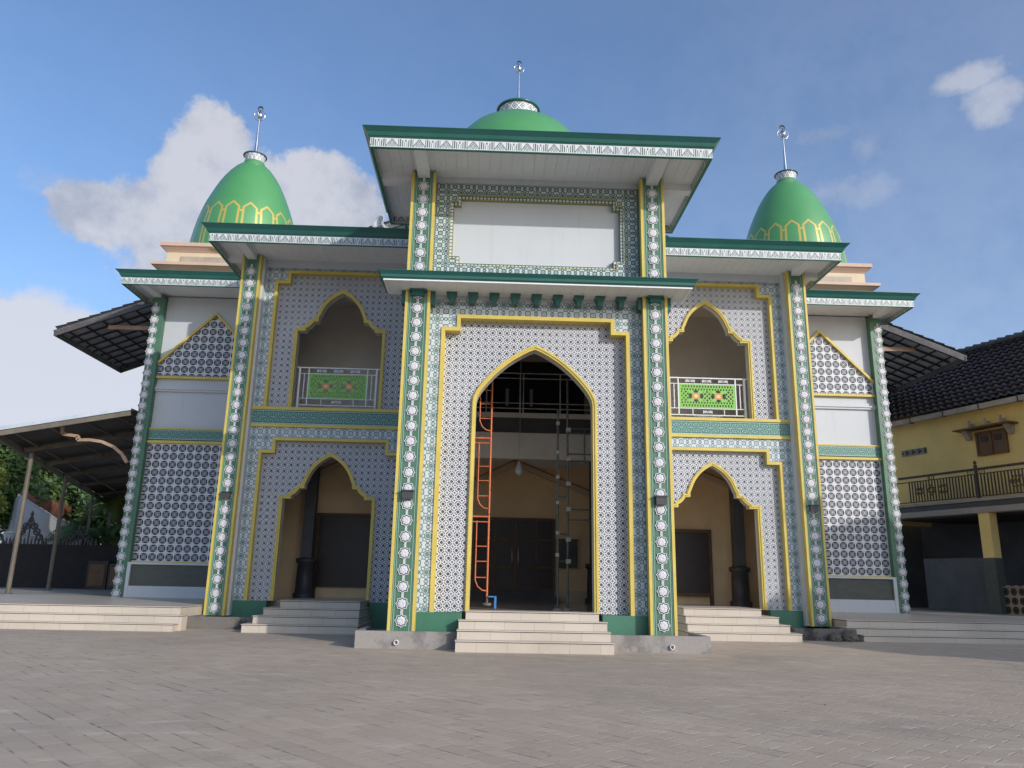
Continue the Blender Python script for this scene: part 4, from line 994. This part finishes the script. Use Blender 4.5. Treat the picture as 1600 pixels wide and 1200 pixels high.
m.add(vs, [(j_ * (nu + 1) + i_, j_ * (nu + 1) + i_ + 1, (j_ + 1) * (nu + 1) + i_ + 1, (j_ + 1) * (nu + 1) + i_) for j_ in range(nv) for i_ in range(nu)])
ob('roof', m, 'terracotta', HB)
a = A - HO; b_ = B - HO; c_ = Cc - HO; d_ = Dd - HO; m = MB()
m.add([(a.x, a.y, -.1), (b_.x, b_.y, -.1), tuple(b_ - Vector((0, 0, .12))), tuple(a - Vector((0, 0, .12))), (d_.x, d_.y + 2, -.1), (c_.x - 3, c_.y + 4, -.1), (d_.x, d_.y + 2, d_.z - .3), (c_.x - 3, c_.y + 4, c_.z - .3)], [(0, 1, 2, 3), (1, 4, 6, 2), (4, 5, 7, 6), (5, 0, 3, 7), (3, 2, 6, 7)])
ob('wall', m, 'white', HB)
ob('eave_board', MB().bar(a + Vector((0, -.1, -.10)), b_ + Vector((0, -.1, -.10)), .08, .14), 'white', HB)
ob('ledge', MB().bar(Vector((a.x - .1, a.y - .15, 3.3)), Vector((b_.x, b_.y - .15, 3.3)), .3, .12), 'white', HB)
# leaf material
def leaf_mat(name, a, b_):
    m, nt, b = newmat(name, .55); o, x, y, z = coords(nt); n = noi(nt, o, 1.3, 4); n2 = noi(nt, o, 11, 2)
    setc(nt, b, mixc(nt, (n * .6 + n2 * .4).sm(.35, .65), a, b_))
    b.inputs['Subsurface Weight'].default_value = 0.0
    tr = nt.nodes.new('ShaderNodeBsdfTranslucent'); tr.inputs[0].default_value = (*[v * 1.2 for v in b_], 1)
    ms = nt.nodes.new('ShaderNodeMixShader'); ms.inputs[0].default_value = .25; nt.links.new(b.outputs[0], ms.inputs[1]); nt.links.new(tr.outputs[0], ms.inputs[2]); nt.links.new(ms.outputs[0], nt.nodes['Material Output'].inputs[0])
    return m
M['leafy'] = leaf_mat('yellow_green_leaves', (.09, .125, .02), (.30, .33, .06))
M['leafd'] = leaf_mat('dark_green_leaves', (.03, .07, .018), (.12, .19, .055))
M['leafp'] = leaf_mat('palm_leaves', (.05, .08, .02), (.16, .19, .05))
def tree(label, loc, h, crown, n, ls, mat, clumps=16, seed=1, group='trees beyond the left terrace'):
    rnd = random.Random(seed); t = empty('tree', loc, label, 'tree', group)
    tk = MB(); top = h - crown[2]; tk.tube([(0, 0, 0), (.1, 0, top * .5), (-.05, .1, top), (0, 0, h - .3 * crown[2])], [.28, .22, .16, .05], 8)
    m = MB(); cs = []
    for i in range(clumps):
        th = rnd.uniform(0, 2 * PI); ph = rnd.uniform(-.8, 1); rr = rnd.uniform(.35, .85)
        c = Vector((math.cos(th) * math.sqrt(1 - min(1, ph * ph) * .9) * crown[0] * rr, math.sin(th) * crown[1] * rr, ph * crown[2] * .75)) + Vector((0, 0, h - crown[2]))
        cs.append((c, rnd.uniform(.32, .55) * crown[0] * .75)); tk.tube([(0, 0, top * .7), (c.x * .4, c.y * .4, (top * .8 + c.z) / 2), tuple(c)], [.12, .07, .02], 5)
    ob('trunk', tk, 'bark', t)
    for i in range(n):
        c, r = rnd.choice(cs); d = Vector((rnd.gauss(0, 1), rnd.gauss(0, 1), rnd.gauss(0, .8))).normalized() * r * (rnd.random() ** .4)
        p = c + d; a = Vector((rnd.gauss(0, 1), rnd.gauss(0, 1), rnd.gauss(0, .6))).normalized(); b = a.orthogonal().normalized(); s = ls * rnd.uniform(.6, 1.3)
        m.add([p - a * s, p + b * s * .45, p + a * s, p - b * s * .45], [(0, 1, 2, 3)])
    ob('crown', m, mat, t)
    return t
tree('bushy yellow-green tree at the left edge of the photo', (-27.6, 24.5, 0), 7.6, (2.2, 2.0, 3.0), 11000, .11, 'leafy', 22, 3)
tree('dark leafy tree behind the left canopy post', (-30.5, 30, 0), 9.6, (3.4, 2.8, 3.4), 9000, .2, 'leafd', 24, 5)
tree('tall dark tree above the small house', (-31, 38, 0), 10.0, (4.2, 3, 3.8), 8000, .26, 'leafd', 22, 8)
tree('dark broad tree behind the small house roof', (-26.5, 37, 0), 8.8, (4.2, 3, 3.4), 8000, .26, 'leafd', 22, 11)
tree('sunlit yellowish tree behind the second canopy post', (-23.0, 36, 0), 7.6, (3.4, 2.6, 3.0), 7000, .24, 'leafy', 20, 13)
tree('pale feathery tree near the mosque corner', (-20.0, 38, 0), 7.0, (2.8, 2.6, 2.6), 6000, .24, 'leafy', 18, 17)
def palm(label, loc, h, L, n, mat, seed):
    rnd = random.Random(seed); t = empty('palm', loc, label, 'palm', 'palms beside the left terrace'); ob('trunk', MB().tube([(0, 0, 0), (.05, 0, h * .5), (0, 0, h)], [.16, .13, .11], 8), 'bark', t)
    m = MB()
    for i in range(n):
        az = rnd.uniform(0, 2 * PI); up = rnd.uniform(.1, 1.2); d = Vector((math.cos(az), math.sin(az), 0)); pts = []
        for k in range(9):
            f = k / 8; pts.append(Vector((0, 0, h)) + d * L * f + Vector((0, 0, 1)) * (L * (up * f - (up * .55 + .6) * f * f)))
        sd = d.cross(Vector((0, 0, 1)))
        for k in range(8):
            p, q = pts[k], pts[k + 1]
            for e in range(4):
                c = p.lerp(q, e / 4); w_ = L * .30 * math.sin(PI * min(1, (k + e / 4) / 8 * .85 + .15)); dn = Vector((0, 0, -w_ * .45))
                for s in (-1, 1): m.add([c, c + (q - p) * .22, c + sd * s * w_ + dn + (q - p) * .5], [(0, 1, 2)])
    ob('frond', m, mat, t)
palm('low dark fan palm in front of the small house', (-20.9, 23.4, 0), 3.0, 1.9, 26, 'leafd', 2)
palm('second dark palm in the shade by the far canopy posts', (-19.0, 24.5, 0), 3.3, 2.0, 24, 'leafd', 4)
palm('light feathery palm rising behind the canopy', (-21.5, 28, 0), 4.9, 2.3, 22, 'leafp', 6)
# dark boundary wall with iron gate crests
BW = empty('boundary_wall', (-22.7, 21.0, .55), 'dark boarded boundary fence with pointed iron crests beyond the canopy', 'fence')
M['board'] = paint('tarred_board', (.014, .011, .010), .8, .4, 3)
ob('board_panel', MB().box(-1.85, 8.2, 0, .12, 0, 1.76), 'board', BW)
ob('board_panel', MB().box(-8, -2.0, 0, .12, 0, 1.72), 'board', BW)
m = MB()
for xc, hh in ((-1.2, .95), (.34, 1.12), (-2.9, .9), (2.3, .6)):
    for s in (-1, 1):
        m.tube([(xc + s * .62, 0, 1.76), (xc + s * .50, 0, 1.76 + hh * .25), (xc + s * .22, 0, 1.76 + hh * .5), (xc + s * .12, 0, 1.76 + hh * .75), (xc, 0, 1.76 + hh)], .05, 6)
        for k in range(3): m.ring((xc + s * (.42 - k * .13), 0, 1.9 + hh * (.12 + k * .2)), .12, .035, 'y', 12, 5)
    m.lathe([(0, -.12), (.07, 0), (0, .2)], (xc, 0, 1.76 + hh + .08), 8); m.tube([(xc, 0, 1.76), (xc, 0, 1.76 + hh)], .03, 6)
    for k in range(-5, 6): m.lathe([(.05, 0), (.04, .2), (0, .34)], (xc + k * .14, 0, 1.72), 6)
ob('iron_crest', m, 'darkmetal', BW)
ob('post', MB().box(-2.0, -1.85, -.05, .2, 0, 1.95), 'darkmetal', BW)
BW.scale = (1.17, 1.17, 1.12)
CB = empty('cabinet', (-17.4, 20.2, .55), 'row of dark wooden cabinets in the shade under the canopy', 'cabinet')
m = MB()
for k in range(4): m.box(-1.6 + k * .95, -.7 + k * .95, 0, .5, 0, 1.25 - .1 * (k % 2))
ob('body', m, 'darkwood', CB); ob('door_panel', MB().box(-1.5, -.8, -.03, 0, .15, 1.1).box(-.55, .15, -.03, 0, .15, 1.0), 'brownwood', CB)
